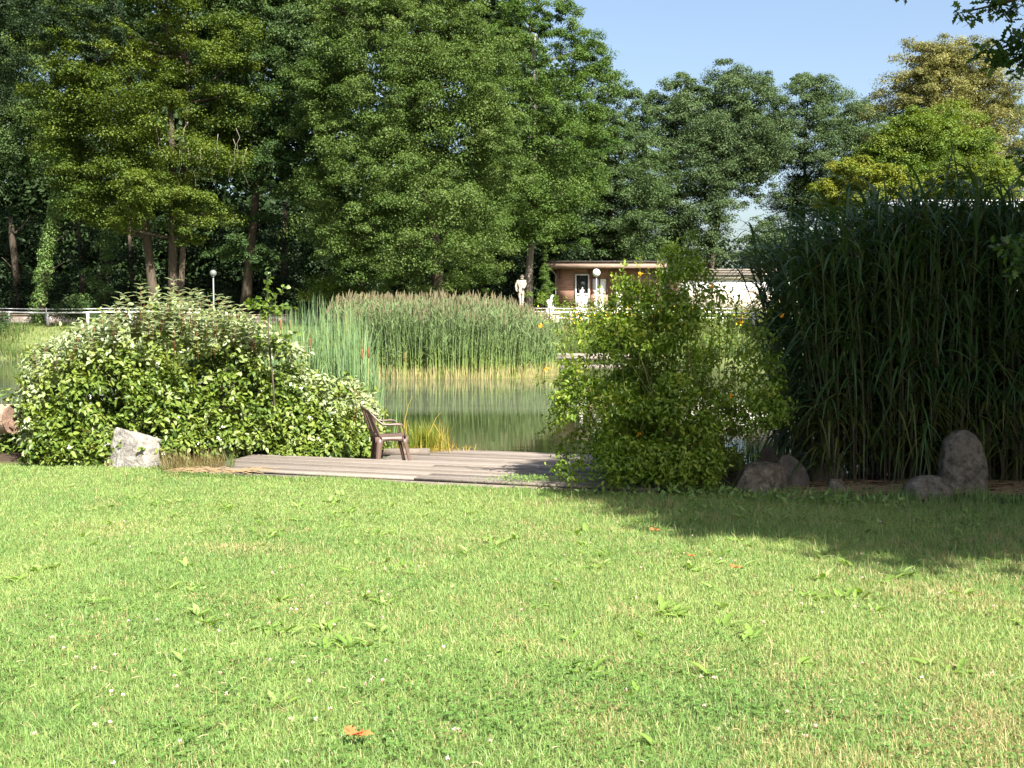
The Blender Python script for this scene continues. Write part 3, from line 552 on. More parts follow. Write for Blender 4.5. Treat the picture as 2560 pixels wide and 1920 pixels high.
# front wall in pieces round door and window, side walls, back
dx0, dx1 = G(1437, D), G(1473, D); dz1 = P(0, 685, D)[2]; wx0, wx1 = G(1478, D), G(1519, D); wz0, wz1 = P(0, 735, D)[2], P(0, 697, D)[2]
m = MB()
def wallpiece(x0, x1, z0, z1): m.box(((x0 + x1) / 2, D + .06, (z0 + z1) / 2), (x1 - x0, .12, z1 - z0))
wallpiece(xl, dx0, zb - .3, zr0); wallpiece(dx0, dx1, dz1, zr0); wallpiece(dx1, wx0, zb - .3, zr0); wallpiece(wx0, wx1, zb - .3, wz0); wallpiece(wx0, wx1, wz1, zr0); wallpiece(wx1, xr, zb - .3, zr0)
m.box((xl + .06, D + 3.62, (zb - .3 + zr0) / 2), (.12, 7, zr0 - zb + .3)); m.box((xr - .06, D + 3.62, (zb - .3 + zr0) / 2), (.12, 7, zr0 - zb + .3)); m.box(((xl + xr) / 2, D + 7.18, (zb - .3 + zr0) / 2), (xr - xl, .12, zr0 - zb + .3))
T.part('wall', m, SHB)
m = MB(); xa, xb = G(1367, D - .9), G(1664, D - .9)
m.box(((xa + xb) / 2, D + 3.2, (zr0 + zr1) / 2), (xb - xa, 8.6, zr1 - zr0), bev=.03); rf = T.part('roof', m, M['fascia'])
m = MB(); m.box(((xa + xb) / 2, D + 3.2, zr1 + .03), (xb - xa + .16, 8.8, .05)); T.part('roof_edge', m, M['dark_stone'], parent=rf)
m = MB(); t_ = .09
m.box((dx0 + t_ / 2, D - .03, (zb + dz1) / 2), (t_, .1, dz1 - zb)); m.box((dx1 - t_ / 2, D - .03, (zb + dz1) / 2), (t_, .1, dz1 - zb)); m.box(((dx0 + dx1) / 2, D - .03, dz1 - t_ / 2), (dx1 - dx0 - 2 * t_, .1, t_)); m.box(((dx0 + dx1) / 2, D - .03, zb + .8), (dx1 - dx0 - 2 * t_, .1, .12)); m.box(((dx0 + dx1) / 2, D - .01, zb + .37), (dx1 - dx0 - 2 * t_, .05, .74))
dr = T.part('door', m, M['white_paint'])
m = MB(); m.box(((dx0 + dx1) / 2, D + .02, (zb + .86 + dz1 - t_) / 2), (dx1 - dx0 - 2 * t_, .02, dz1 - t_ - zb - .86)); T.part('pane', m, M['glass'], parent=dr)
m = MB(); m.box(((wx0 + wx1) / 2, D + .05, (wz0 + wz1) / 2), (wx1 - wx0, .03, wz1 - wz0)); wn_ = T.part('window', m, M['plaster'])
m = MB()
for xx in (wx0 + .04, (wx0 + wx1) / 2, wx1 - .04): m.box((xx, D - .02, (wz0 + wz1) / 2), (.08, .08, wz1 - wz0))
T.part('window_frame', m, M['brown_wood'], parent=wn_)
for xx in (G(1400, D), G(1475, D), xr - .3):
    m = MB(); m.box((xx, D - .05, zr0 - .32), (.12, .1, .62), bev=.01); T.part('bracket', m, M['brown_wood'])
for xx in (G(1389, D - .1), G(1622, D - .1)):
    m = MB(); m.tube([(xx - .32, D - .8, zr0 + .02), (xx - .26, D - .6, zr0 - .12), (xx, D - .12, zr0 - .38), (xx, D - .12, zb)], .05, 8); T.part('downpipe', m, M['pole'], True)
# low white building with weathered fascia
D = 66.0; xa, xb = G(1705, D), G(2130, D)
T = Thing('white_building', ((xa + xb) / 2, D, 2), 'low white-walled building under a weathered grey plank fascia', 'building')
z1, z2, z3 = P(0, 672, D)[2], P(0, 689, D)[2], P(0, 698, D)[2]
m = MB(); m.box(((xa + xb) / 2, D + 4.2, (1.5 + z2) / 2), (xb - xa - .6, 8, z2 - 1.5)); T.part('wall', m, M['plaster'])
m = MB(); m.box(((xa + xb) / 2, D + .14, 2.35), (xb - xa - .5, .12, 1.5)); T.part('lower_wall', m, M['cream'])
m = MB(); 
for k in range(3): m.box(((xa + xb) / 2, D + 4.1 - .01 * k, z2 + (k + .5) * (z1 - z2) / 3), (xb - xa, 8.3 + .02 * k, (z1 - z2) / 3 - .012), bev=.01)
T.part('fascia', m, M['grey_wood'])
m = MB(); m.box(((xa + xb) / 2, D + 4.15, (z2 + z3) / 2), (xb - xa - .3, 8.2, z2 - z3 - .01)); T.part('soffit_beam', m, M['cream'])
# hall with a pale roof edge behind the tall grass
D = 34.0; xa = G(2225, D); xb = xa + 14; zt = P(0, 503, D)[2]
T = Thing('flat_roofed_hall', ((xa + xb) / 2, D, .5), 'pale flat-roofed hall glimpsed behind the tall grass', 'building')
M['grey_cladding'] = noisy('grey_cladding', [(.3, (.2, .22, .24)), (.7, (.3, .32, .34))], 2, .7, 0)
m = MB(); m.box(((xa + xb) / 2, D + 1.3, zt / 2 - .6), (xb - xa, 2.4, zt - .2)); T.part('wall', m, M['grey_cladding'])
m = MB(); m.box(((xa + xb) / 2, D + 1.2, zt - .16), (xb - xa + .3, 2.9, .3))
M['roof_metal'] = noisy('roof_metal', [(.3, (.4, .43, .48)), (.7, (.52, .55, .6))], 2, .5, 0); rf = T.part('roof', m, M['roof_metal'])
m = MB(); m.box(((xa + xb) / 2, D + 1.2, zt - .01), (xb - xa + .34, 2.94, .045)); T.part('roof_edge', m, M['white_paint'], parent=rf)
for k in range(4):
    m = MB(); m.box((xa + 1.8 + k * 3.3, D - .01, 1.9), (1.6, .06, 1.3), bev=.02); wv = T.part('window', m, M['brown_wood'])
    m = MB(); m.box((xa + 1.8 + k * 3.3, D - .045, 1.9), (1.36, .02, 1.06)); T.part('pane', m, M['glass'], parent=wv)

for k, (hx, hy, lb) in enumerate([(9.2, 23, 'dark bush behind the left part of the tall grass'), (10.8, 22, 'dark bush behind the middle of the tall grass'), (12.6, 23, 'dark bush behind the right part of the tall grass')]):
    T = Thing('bush', (hx, hy, -.1), lb, 'bush', 'dark bushes behind the tall grass'); m = MB(); n = 60; C = np.stack([hx + R.normal(size=n) * .7, hy + R.normal(size=n) * .5, R.uniform(-.1, 2.3, n)], 1)
    clump_leaves(m, C, R.uniform(.3, .55, n), 130, .11, .8, .5, None); T.part('foliage', m, F_drk); s_ = MB()  # darkened foliage stands in for the deep shade behind the grass
    for q in range(14): limb(s_, (hx + R.normal() * .1, hy, -.15), C[q], .03, .01)
    T.part('stems', s_, M['bark'])
# ------------------------------------------------------------------ far bank planting
F_bank = foliage('bank_grass_blades', [(0, (.15, .12, .045)), (.35, (.10, .13, .03)), (1, (.045, .095, .02))], .25)
def blades(mb, x, y, z, h, wd, lean=.35, tone=.5, k=3, mi=0, bend=.5, dirs=None):
    n = len(x); an = R.random(n) * 2 * math.pi if dirs is None else dirs
    ln = np.abs(R.normal(size=n)) * lean; t = np.linspace(0, 1, k)[None, :]
    h = np.broadcast_to(h, n); off = (ln * h)[:, None] * (t * (1 - bend) + bend * t ** 2)
    C = np.stack([x[:, None] + np.cos(an)[:, None] * off, y[:, None] + np.sin(an)[:, None] * off, z[:, None] + h[:, None] * (t - .25 * ln[:, None] * t ** 2)], -1)
    sa = an + math.pi / 2 + R.normal(size=n) * .5; side = np.stack([np.cos(sa), np.sin(sa), 0 * sa], 1)
    wv = np.broadcast_to(wd, n)[:, None] * (1 - .93 * t ** 1.6)
    mb.ribbon(C, wv, side, tone, mi)
    return C
m = MB(); n = 26000; x = R.uniform(-32, 24, n); y = 57.2 + R.random(n) * 8.5
hh = (.15 + .55 * smooth(.45, .7, fbm(x * .4, y * .5)) * (y < 60.5) + .12 * R.random(n))
blades(m, x, y, ground(x, y) - .02, hh, .035, .4, np.clip(fbm(x * .5 + 20, y * .7) * 1.3 - .1 + .2 * R.normal(size=n), 0, 1))
n = 9000; x = R.uniform(-32, 24, n); y = 56.3 + R.random(n) * 1.3; blades(m, x, y, ground(x, y) - .02, R.uniform(.3, .9, n) * (.5 + fbm(x * .6, y)), .04, .3, np.clip(.6 + .25 * R.normal(size=n), 0, 1))
tag(m.build('bank_grass', F_bank), 'rough grass on the far bank', 'grass', kind='stuff')
m = MB(); n = 5200; x = R.uniform(3.0, 17, n); y = R.uniform(57, 60.9, n); z = ground(x, y)
hh = R.uniform(.3, 1.1, n); pp = np.stack([x, y, z + hh * R.random(n)], 1)
m.leaves(pp, rdir(n), rdir(n) + [0, 0, .6], .16, .09, 'kite', R.random(n)); 
x2 = R.uniform(3.0, 17, 4000); y2 = R.uniform(61.8, 67.5, 4000); pp = np.stack([x2, y2, ground(x2, y2) + R.random(4000) * (.3 + .6 * fbm(x2, y2))], 1)
m.leaves(pp, rdir(4000), rdir(4000) + [0, 0, .6], .16, .09, 'kite', R.random(4000))
tag(m.build('border_plants', F_grn), 'leafy border planting below the shed', 'plants', kind='stuff')
m = MB(); n = 380; c = R.integers(0, 9, n); cx = G(1, 60) * 0 + np.array([G(q, 60.5) for q in (1370, 1440, 1530, 1555, 1590, 1620, 1700, 1860, 1500)]); x = cx[c] + R.normal(size=n) * .45; y = 60.6 + R.normal(size=n) * .5
m.leaves(np.stack([x, y, ground(x, y) + R.uniform(.5, 1.15, n)], 1), rdir(n), rdir(n) + [0, -1, .8], .11, .1, 'kite', .5)
tag(m.build('yellow_flowers', M['yellow']), 'yellow blossoms in the border below the shed', 'flowers', kind='stuff')
for px, top, wpx, lb in [(1372, 738, 16, 'white flower spike left of the shed door, nearest the stone stub'), (1452, 718, 18, 'white flower spikes in front of the glass door'), (1500, 715, 22, 'broad white flower spikes right of the glass door'),
                     (1548, 715, 18, 'white flower spikes below the shed window, third from the door'), (1595, 738, 12, 'small white flower spike at the right end of the shed'), (1640, 725, 14, 'faint pale flower spike behind the bush top')]:
    D = 60.7; x = G(px, D); z0 = float(ground(x, D)); zt = P(px, top, D)[2]; T = Thing('white_flowering_plant', (x, D, z0), lb, 'flowering plant', 'white flower spikes before the shed')
    st, lf = MB(), MB(); ns = max(3, wpx // 4)
    for k in range(ns):
        a = np.array([x, D, z0]); b = np.array([x + R.normal() * wpx * .35 * D / F, D + R.normal() * .15, z0 + (zt - z0) * (1 - .35 * R.random() * (k > 0))])
        limb(st, a, b, .015, .006, .04, sides=4); n = 60; f = R.uniform(.35, 1, n); wd = .17 * (1.15 - f)
        pp = a + (b - a) * f[:, None] + R.normal(size=(n, 3)) * wd[:, None]; fl = MB(); fl.tube([a + (b - a) * .35, a + (b - a) * .7, b], .02, 4); fl.leaves(pp, rdir(n), rdir(n) + [.3, -1, .4], .085, .085, 'kite'); T.part('flower_spike', fl, M['cloth_white'])
        n = 40; f = R.uniform(.02, .5, n); pp = a + (b - a) * f[:, None]; lf.leaves(pp, rdir(n) + [0, 0, .3], rdir(n), .35, .04, 'kite', .5)
    T.part('stems', st, M['green_stem']); T.part('leaves', lf, F_loc)
# little landing stage right of the reeds
T = Thing('landing_stage', (G(1430, 53), 53, WZ), 'small dark plank landing stage on the far shore right of the reeds', 'jetty')
xa, xb = G(1380, 53), G(1600, 53); zt = P(0, 888, 53)[2]
m = MB()
for k in range(14): m.box(((xa + xb) / 2, 53 + .15 + k * .21, zt - .03), (xb - xa, .2, .05), bev=.01)
T.part('planks', m, M['grey_wood'])
m = MB(); m.box(((xa + xb) / 2, 53.02, zt - .14), (xb - xa, .06, .16)); T.part('beam', m, M['grey_wood'])
for xx in (xa + .2, (xa + xb) / 2, xb - .2):
    m = MB(); m.tube([(xx, 53.2, -1.2), (xx, 53.2, zt - .06)], .07, 8); T.part('post', m, M['bark'])

# ------------------------------------------------------------------ reeds and cattails
F_reed = foliage('reed_blades', [(0, (.38, .31, .18)), (.16, (.30, .28, .11)), (.24, (.16, .21, .05)), (.55, (.105, .165, .055)), (1, (.15, .195, .09))], .2, .6, .2)
M['plume'] = foliage('reed_plumes', [(0, (.12, .105, .055)), (1, (.235, .205, .125))], .2, .9, .1)
m = MB(); n = 5200; an = R.random(n) * 2 * math.pi; rr = np.sqrt(R.random(n)); x = -2.6 + 4.3 * rr * np.cos(an) ; y = 42.3 + 4.2 * rr * np.sin(an)
sel = (y < 45); x, y = x[sel], y[sel]; n = len(x)
H = (2.75 + .25 * (fbm(x * .8, y * .8) - .5) - .75 * smooth(-1.0, 2.0, x) - .35 * smooth(-5.5, -8, x)) * R.uniform(.72, 1.07, n)
la = R.random(n) * 2 * math.pi; ll = .17 * R.random(n) * H; t = np.array([0, .35, .7, 1.])[None]
ex = smooth(.6, 1, np.sqrt(((x + 3) / 5) ** 2 + ((y - 42.3) / 4.2) ** 2)) * .25
C = np.stack([x[:, None] + (np.cos(la) * ll)[:, None] * t ** 2 + ((x + 3) / 5 * ex)[:, None] * t ** 2, y[:, None] + (np.sin(la) * ll)[:, None] * t ** 2 + ((y - 42.3) / 4.2 * ex)[:, None] * t ** 2, WZ - .05 + H[:, None] * t], -1)
side = np.tile([1., .15, 0], (n, 1)); tn = np.clip(np.array([0.02, .5, .75, .9])[None] + .1 * R.normal(size=(n, 1)), 0, 1)
m.ribbon(C, np.full((n, 4), .022) * (1.3 - t), side, tn)
per = 9; nl = n * per; c = np.repeat(np.arange(n), per); f = R.uniform(.14, .98, nl)
base = np.stack([np.interp(f, [0, 1], [0, 1]) * 0 + C[c, 0, 0] + (C[c, 3, 0] - C[c, 0, 0]) * f ** 2, C[c, 0, 1] + (C[c, 3, 1] - C[c, 0, 1]) * f ** 2, C[c, 0, 2] + H[c] * f], 1)
a2 = R.random(nl) * 2 * math.pi; Lf = R.uniform(.3, .62, nl); t3 = np.array([0, .5, 1.])[None]
hor = Lf[:, None] * (.35 * t3 + .28 * t3 ** 2); C2 = np.stack([base[:, 0:1] + np.cos(a2)[:, None] * hor, base[:, 1:2] + np.sin(a2)[:, None] * hor, base[:, 2:3] + Lf[:, None] * (.8 * t3 - .38 * t3 ** 2)], -1)
sd_ = nrm(np.stack([-np.sin(a2) + .3 * R.normal(size=nl), np.cos(a2), .4 * R.normal(size=nl)], 1))
tone = np.clip(.36 + .6 * (f - .15) + .15 * R.normal(size=nl), .15, 1); low = R.random(nl) < (.02 + .22 * fbm(base[:, 0] * 1.7, base[:, 1] * .8) - f) * 5; tone[low] = .06 + .12 * R.random(low.sum())
m.ribbon(C2, .032 * (1 - .9 * t3) * np.ones((nl, 1)), sd_, tone)
# yellow standing cut-leaf bases along the waterline
nb = 1500; xb_ = -2.6 + 4.4 * np.cos(q_ := R.uniform(math.pi, 2 * math.pi, nb)); yb_ = 42.3 + 4.25 * np.sin(q_)
blades(m, xb_, yb_, np.full(nb, WZ - .03), R.uniform(.15, .62, nb), .03, .12, np.where(R.random(nb) < .75, .05 + .15 * R.random(nb), .3))
hasp = (R.random(n) < .38 - .2 * smooth(-2, 1, x)); pi_ = np.where(hasp)[0]; tip = C[pi_, 3]
np_ = len(pi_); t4 = np.array([0, .3, .7, 1.])[None]; Lp = R.uniform(.2, .36, np_)[:, None]; pa = R.random(np_)[:, None] * 6.28
for s_ in range(2):
    Cp = np.stack([tip[:, 0:1] + .18 * Lp * np.cos(pa) * t4 ** 2, tip[:, 1:2] + 0 * t4, tip[:, 2:3] - .04 + Lp * t4], -1)
    sdp = np.tile([1., 0, 0] if s_ == 0 else [0, 1., 0], (np_, 1))
    m.ribbon(Cp, np.array([.012, .05, .035, .006])[None] * np.ones((np_, 1)), sdp, R.random(np_), 1)
tag(m.build('reed_bed', [F_reed, M['plume']]), 'dense bed of reeds with brownish plumes standing in the pond', 'reeds', kind='stuff')

F_cat = foliage('cattail_blades', [(0, (.26, .26, .08)), (.3, (.16, .25, .09)), (1, (.13, .22, .11))], .25, .45, .4)
M['cattail'] = noisy('cattail_brown', [(.3, (.13, .05, .02)), (.7, (.22, .09, .04))], 20, .9, .2)
def cattails(label, spots, heads, name='cattail_clump'):
    xs = np.concatenate([R.normal(s[0], s[2], s[4]) for s in spots]); ys = np.concatenate([R.normal(s[1], s[3], s[4]) for s in spots]); hs = np.concatenate([R.uniform(s[5] * .68, s[5], s[4]) for s in spots])
    T = Thing(name, (xs.mean(), ys.mean(), WZ), label, 'cattails', 'cattails in the shallows'); m = MB()
    n = len(xs); blades(m, xs, ys, np.full(n, WZ - .1), hs, R.uniform(.02, .034, n), .13, np.clip(.55 + .25 * R.normal(size=n), 0, 1), 6, bend=.7)
    T.part('leaves', m, F_cat)
    for px, py, Dh in heads:
        a = P(px, py, Dh); h = MB(); h.tube([a + [0, 0, -.085], a + [0, 0, -.07], a + [0, 0, .07], a + [0, 0, .085]], [.006, .014, .014, .006], 8)
        h.tube([(a[0] - .05, Dh, WZ), a + [-.005, 0, -.085]], .005, 4, mi=1); h.tube([a + [0, 0, .08], a + [.01, 0, .22]], [.004, .002], 4, mi=1)
        T.part('seed_head', h, [M['cattail'], M['green_stem']])
cattails('cattails with the tallest blades, just behind the leafy shrub', [(G(745, 18.5), 18.5, .22, .5, 230, 2.6), (G(800, 19), 19, .25, .4, 240, 2.75), (G(690, 19), 19, .3, .3, 130, 2.65), (G(735, 18.6), 18.6, .06, .2, 5, 2.9), (G(815, 18.6), 18.6, .06, .2, 7, 2.75)], [(726, 812, 18.2), (775, 858, 18), (702, 812, 18.2)])
cattails('cattail clump of broad blades standing nearest the open water', [(G(885, 18), 18, .16, .3, 220, 2.4), (G(930, 17.6), 17.6, .11, .2, 80, 1.8), (G(860, 18.6), 18.6, .2, .3, 170, 2.65), (G(960, 17.8), 17.8, .2, .1, 10, 1.1)], [(922, 882, 17.4), (1013, 893, 19.5), (905, 885, 17.6)])
cattails('few thin cattail blades at the left edge above the log', [(G(25, 18.5), 18.5, .14, .2, 14, .95), (G(5, 18.4), 18.4, .05, .1, 5, 1.1)], [], 'cattail_clump')

# ------------------------------------------------------------------ decks
PL = None
def plank_mat():
    m, n, l, b = mat('deck_planks')
    at = n.new('ShaderNodeAttribute'); at.attribute_name = 'tone'
    tc = n.new('ShaderNodeTexCoord'); mp = n.new('ShaderNodeMapping'); mp.inputs['Rotation'].default_value = (0, 0, math.radians(17)); mp.inputs['Scale'].default_value = (.5, 14, 4); l.new(tc.outputs['Object'], mp.inputs[0])
    nz = n.new('ShaderNodeTexNoise'); nz.inputs['Scale'].default_value = 3; nz.inputs['Detail'].default_value = 9; nz.inputs['Roughness'].default_value = .7; l.new(mp.outputs[0], nz.inputs[0])
    ad = n.new('ShaderNodeMath'); ad.operation = 'MULTIPLY_ADD'; l.new(at.outputs['Fac'], ad.inputs[0]); ad.inputs[1].default_value = .3; l.new(nz.outputs[0], ad.inputs[2])
    rp = ramp(n, [(.4, (.06, .047, .036)), (.62, (.135, .11, .088)), (.85, (.21, .18, .15))]); l.new(ad.outputs[0], rp.inputs[0]); l.new(rp.outputs[0], b.inputs['Base Color']); b.inputs['Roughness'].default_value = .85
    bm = n.new('ShaderNodeBump'); bm.inputs['Strength'].default_value = .7; bm.inputs['Distance'].default_value = .012; l.new(nz.outputs[0], bm.inputs['Height']); l.new(bm.outputs[0], b.inputs['Normal'])
    return m
PM = plank_mat(); ANG = -math.radians(17)
def deck(label, u0, u1, v0, v1, ztop, group='decks'):
    cxy = uv2xy((u0 + u1) / 2, (v0 + v1) / 2); T = Thing('wooden_deck', (cxy[0], cxy[1], ztop), label, 'deck', 'stepped wooden decks'); m = MB()
    v = v0
    while v < v1 - .1:
        # planks butt at staggered joints
        cuts = sorted([u0] + [u0 + (u1 - u0) * q for q in ([.42 + .1 * R.random()] if R.random() < .5 else [.68 + .1 * R.random()])] + [u1])
        for a, b in zip(cuts[:-1], cuts[1:]):
            c = uv2xy((a + b) / 2, v + .068); m.box((c[0], c[1], ztop - .016 + R.normal() * .0015), (b - a - .006, .134, .032), ANG, R.random(), bev=.004)
        v += .143
    T.part('planks', m, PM)
    m = MB()
    for u in np.arange(u0 + .3, u1, .8):
        c = uv2xy(u, (v0 + v1) / 2); m.box((c[0], c[1], ztop - .10), (.06, v1 - v0 - .05, .13), ANG, .3)
    T.part('joists', m, M['brown_wood'])
    m = MB()
    for vv_ in (v0 + .02, v1 - .02):
        c = uv2xy((u0 + u1) / 2, vv_ + (.012 if vv_ > v0 + .1 else -.045)); m.box((c[0], c[1], ztop - .11), (u1 - u0, .035, .15), ANG, .4)
    T.part('edge_board', m, PM)
    return T
u_l = xy2uv(-3.95, 13.7)[0]; u_r = xy2uv(1.75, 12.4)[0]
TU = deck('upper grey plank deck meeting the lawn', u_l, u_r, 11.93, 13.33, -.30)
u_l2 = xy2uv(-2.12, 15)[0]; u_r2 = xy2uv(2.2, 14.5)[0]
TL = deck('lower grey plank deck beside the water, the brown chair standing on it', u_l2, u_r2, 13.40, 15.85, -.45)
m = MB(); m.box((P(1033, 1130, 16.2)[0] - .15, 16.15, -.41), (.8, .14, .1), .06, .3, bev=.01); TL.part('kerb_beam', m, PM)
for uu in (u_l2 + .2, (u_l2 + u_r2) / 2, u_r2 - .2):
    c = uv2xy(uu, 15.78); m = MB(); m.tube([(c[0], c[1], -1.6), (c[0], c[1], -.5)], .06, 8); TL.part('post', m, M['bark'])

# ------------------------------------------------------------------ chair
M['chair'] = noisy('brown_plastic', [(.3, (.085, .053, .041)), (.7, (.12, .077, .06))], 4, .45, .05, spec=.5)
def chair():
    cx, cy = G(966, 15.0), 15.0; th = math.radians(16); T = Thing('plastic_chair', (cx, cy, -.45), 'brown moulded plastic armchair facing right on the lower deck', 'chair')
    c_, s_ = math.cos(th), math.sin(th)
    def W_(pts): p = np.asarray(pts, float); return np.stack([cx + p[..., 0] * c_ - p[..., 1] * s_, cy + p[..., 0] * s_ + p[..., 1] * c_, -.45 + p[..., 2]], -1)
    def grid(mb, Gd, th_=.007):
        """thick sheet from a grid (r,c,3) in chair space"""
        r, c = Gd.shape[:2]; dv = np.gradient(Gd, axis=0); du = np.gradient(Gd, axis=1); N = nrm(np.cross(du, dv))
        V = np.concatenate([W_(Gd + N * th_ / 2).reshape(-1, 3), W_(Gd - N * th_ / 2).reshape(-1, 3)]); o = r * c; fc = []
        for i in range(r - 1):
            for j in range(c - 1): a = i * c + j; fc += [(a, a + 1, a + c + 1, a + c), (o + a, o + a + c, o + a + c + 1, o + a + 1)]
        bd = [j for j in range(c)] + [i * c + c - 1 for i in range(1, r)] + [(r - 1) * c + j for j in range(c - 2, -1, -1)] + [i * c for i in range(r - 2, 0, -1)]
        for q in range(len(bd)): a, b = bd[q], bd[(q + 1) % len(bd)]; fc.append((a, o + a, o + b, b))
        mb.one(V, fc)
    # seat
    xs = np.linspace(-.19, .24, 9); ys = np.linspace(-.235, .235, 11); m = MB()
    Gd = np.array([[(x, y * (1 - .12 * (1 - (x + .19) / .43)), .415 + .02 * (x > .2) * 0 - .03 * math.cos(math.pi * y / .52) * math.sin(math.pi * (x + .22) / .5) + .012 * (x + .19)) for y in ys] for x in xs]); grid(m, Gd, .008)
    # skirt below the seat, arched between the legs
    for sy in (-1, 1):
        Gs = np.array([[(x, sy * .24 * (1 - .12 * (1 - (x + .19) / .43)), .415 - k * (.05 + .045 * abs((x - .03) / .2) ** 2)) for x in np.linspace(-.2, .25, 10)] for k in (0, 1)]); grid(m, Gs, .008)
    Gs = np.array([[(.245, y, .42 - k * (.05 + .04 * abs(y / .22) ** 2)) for y in np.linspace(-.24, .24, 9)] for k in (0, 1)]); grid(m, Gs, .008)
    T.part('seat', m, M['chair'], False)
    # backrest: rim tube, slats and lower panel
    m = MB()
    def bp(y, f):   # point on the reclined, curved back; f 0 seat .. 1 top
        wv = .235 + .0 * f; lx = -.18 - .14 * f - .05 * (1 - (y / wv) ** 2); top = .43 + .41 * f - .075 * (abs(y) / wv) ** 2.5 * f
        return (lx + .05 * (abs(y) / wv) ** 2, y, top)
    for k, y in enumerate(np.linspace(-.175, .175, 7)):
        Gd = np.array([[bp(y + dy, f) for dy in (-.017, 0, .017)] for f in np.linspace(.12, .88, 8)]); grid(m, Gd, .007)
    Gd = np.array([[bp(y, f) for y in np.linspace(-.235, .235, 13)] for f in (-.12, .0, .14)]); grid(m, Gd, .009)
    Gd = np.array([[bp(y, f) for y in np.linspace(-.235, .235, 13)] for f in (.84, .93, 1.0)]); grid(m, Gd, .009)
    for sy in (-1, 1):
        Gd = np.array([[bp(sy * y, f) for y in (.195, .215, .24)] for f in np.linspace(-.1, .98, 9)]); grid(m, Gd, .009)
    T.part('backrest', m, M['chair'], False)
    # arms: sweep down from the back rim, flat run, turn down to the front leg
    for sy in (-1, 1):
        path = [(-.30, .20, .80, .02), (-.24, .235, .73, .03), (-.17, .262, .655, .035), (-.11, .275, .605, .05), (-.02, .28, .60, .055), (.08, .28, .603, .055), (.14, .278, .60, .055), (.168, .275, .578, .05), (.178, .27, .53, .045), (.19, .262, .47, .045), (.205, .25, .41, .05)]
        Gd = np.array([[(x - (w_ * .0), sy * (y + q * w_ / 2), z - abs(q) * .006) for q in (-1, 0, 1)] for x, y, z, w_ in path]); m = MB(); grid(m, Gd, .012)
        Gl = np.array([[(x, sy * (y + w_ / 2), z - k) for k in (0, .022)] for x, y, z, w_ in path[:8]]); grid(m, Gl, .006)
        T.part('armrest', m, M['chair'], False)
        # front leg: L-section, splayed
        for (x0, x1, nm, wf) in ((.215, .30, 'front', .055), (-.165, -.20, 'rear', .075)):
            m = MB(); y0, y1 = (.245, .262) if nm == 'front' else (.215, .25)
            t = np.linspace(0, 1, 6); sg = 1 if nm == 'front' else -1
            Ga = np.array([[(x0 + (x1 - x0) * f - sg * q * wf * (1 - .3 * f), sy * (y0 + (y1 - y0) * f), .41 * (1 - f)) for q in (0, .5, 1)] for f in t]); grid(m, Ga, .01)
            Gb = np.array([[(x0 + (x1 - x0) * f, sy * (y0 + (y1 - y0) * f - q * wf * (1 - .3 * f)), .41 * (1 - f)) for q in (0, .5, 1)] for f in t]); grid(m, Gb, .01)
            Gc = np.array([[(x0 + (x1 - x0) * f - sg * wf * .5 * (1 - .3 * f), sy * (y0 + (y1 - y0) * f - .006 - q), .41 * (1 - f)) for q in (0, .016)] for f in t]); grid(m, Gc, .006)
            T.part('leg', m, M['chair'], False)
chair()

# ------------------------------------------------------------------ log and rocks
M['log_side'] = noisy('weathered_log', [(.3, (.16, .11, .075)), (.7, (.36, .27, .2))], 4, .9, .6, (.4, 4, 4)); M['log_end'] = noisy('log_end', [(.3, (.09, .055, .04)), (.7, (.26, .17, .12))], 9, .9, .8)
def log():
    a = P(-230, 1046, 16.6); b = P(36, 1048, 15.7); T = Thing('log', b, 'thick weathered log lying at the left edge by the water', 'log')
    ax = nrm(b - a); m = MB(); t = np.linspace(0, 1, 12)[:, None]; pts = a + (b - a) * t; m.tube(pts, .215, 20, wob=.015, cap=False); T.part('bark', m, M['log_side'], True)
    m = MB(); k = 20; an = np.arange(k) * 2 * math.pi / k; s1 = nrm(np.cross(ax, [0, 0, 1.])); s2 = np.cross(ax, s1); V = [b + ax * .0]
    for rr_, dx_ in ((.07, -.02), (.15, .005), (.213, 0)): V += [b + ax * dx_ + (s1 * math.cos(q) + s2 * math.sin(q)) * rr_ * (1 + .03 * R.normal()) for q in an]
    fc = [(0, 1 + j, 1 + (j + 1) % k) for j in range(k)] + [(1 + r_ * k + j, 1 + (r_ + 1) * k + j, 1 + (r_ + 1) * k + (j + 1) % k, 1 + r_ * k + (j + 1) % k) for r_ in range(2) for j in range(k)]
    m.one(V, fc); T.part('cut_end', m, M['log_end'])
log()
def ico(sub=4):
    import bmesh
    bm = bmesh.new(); bmesh.ops.create_icosphere(bm, subdivisions=sub, radius=1); v = np.array([q.co[:] for q in bm.verts]); f = [tuple(w_.index for w_ in q.verts) for q in bm.faces]; bm.free(); return v, f
ICO = ico(5)
def n3(p, s):  # cheap 3-D noise
    return (vnoise(p[:, 0] * s + 3, p[:, 1] * s + p[:, 2] * s * .7) + vnoise(p[:, 1] * s + 11, p[:, 2] * s - p[:, 0] * s * .6 + 5) + vnoise(p[:, 2] * s + 17, p[:, 0] * s + p[:, 1] * s * .5 + 9)) / 3 - .5
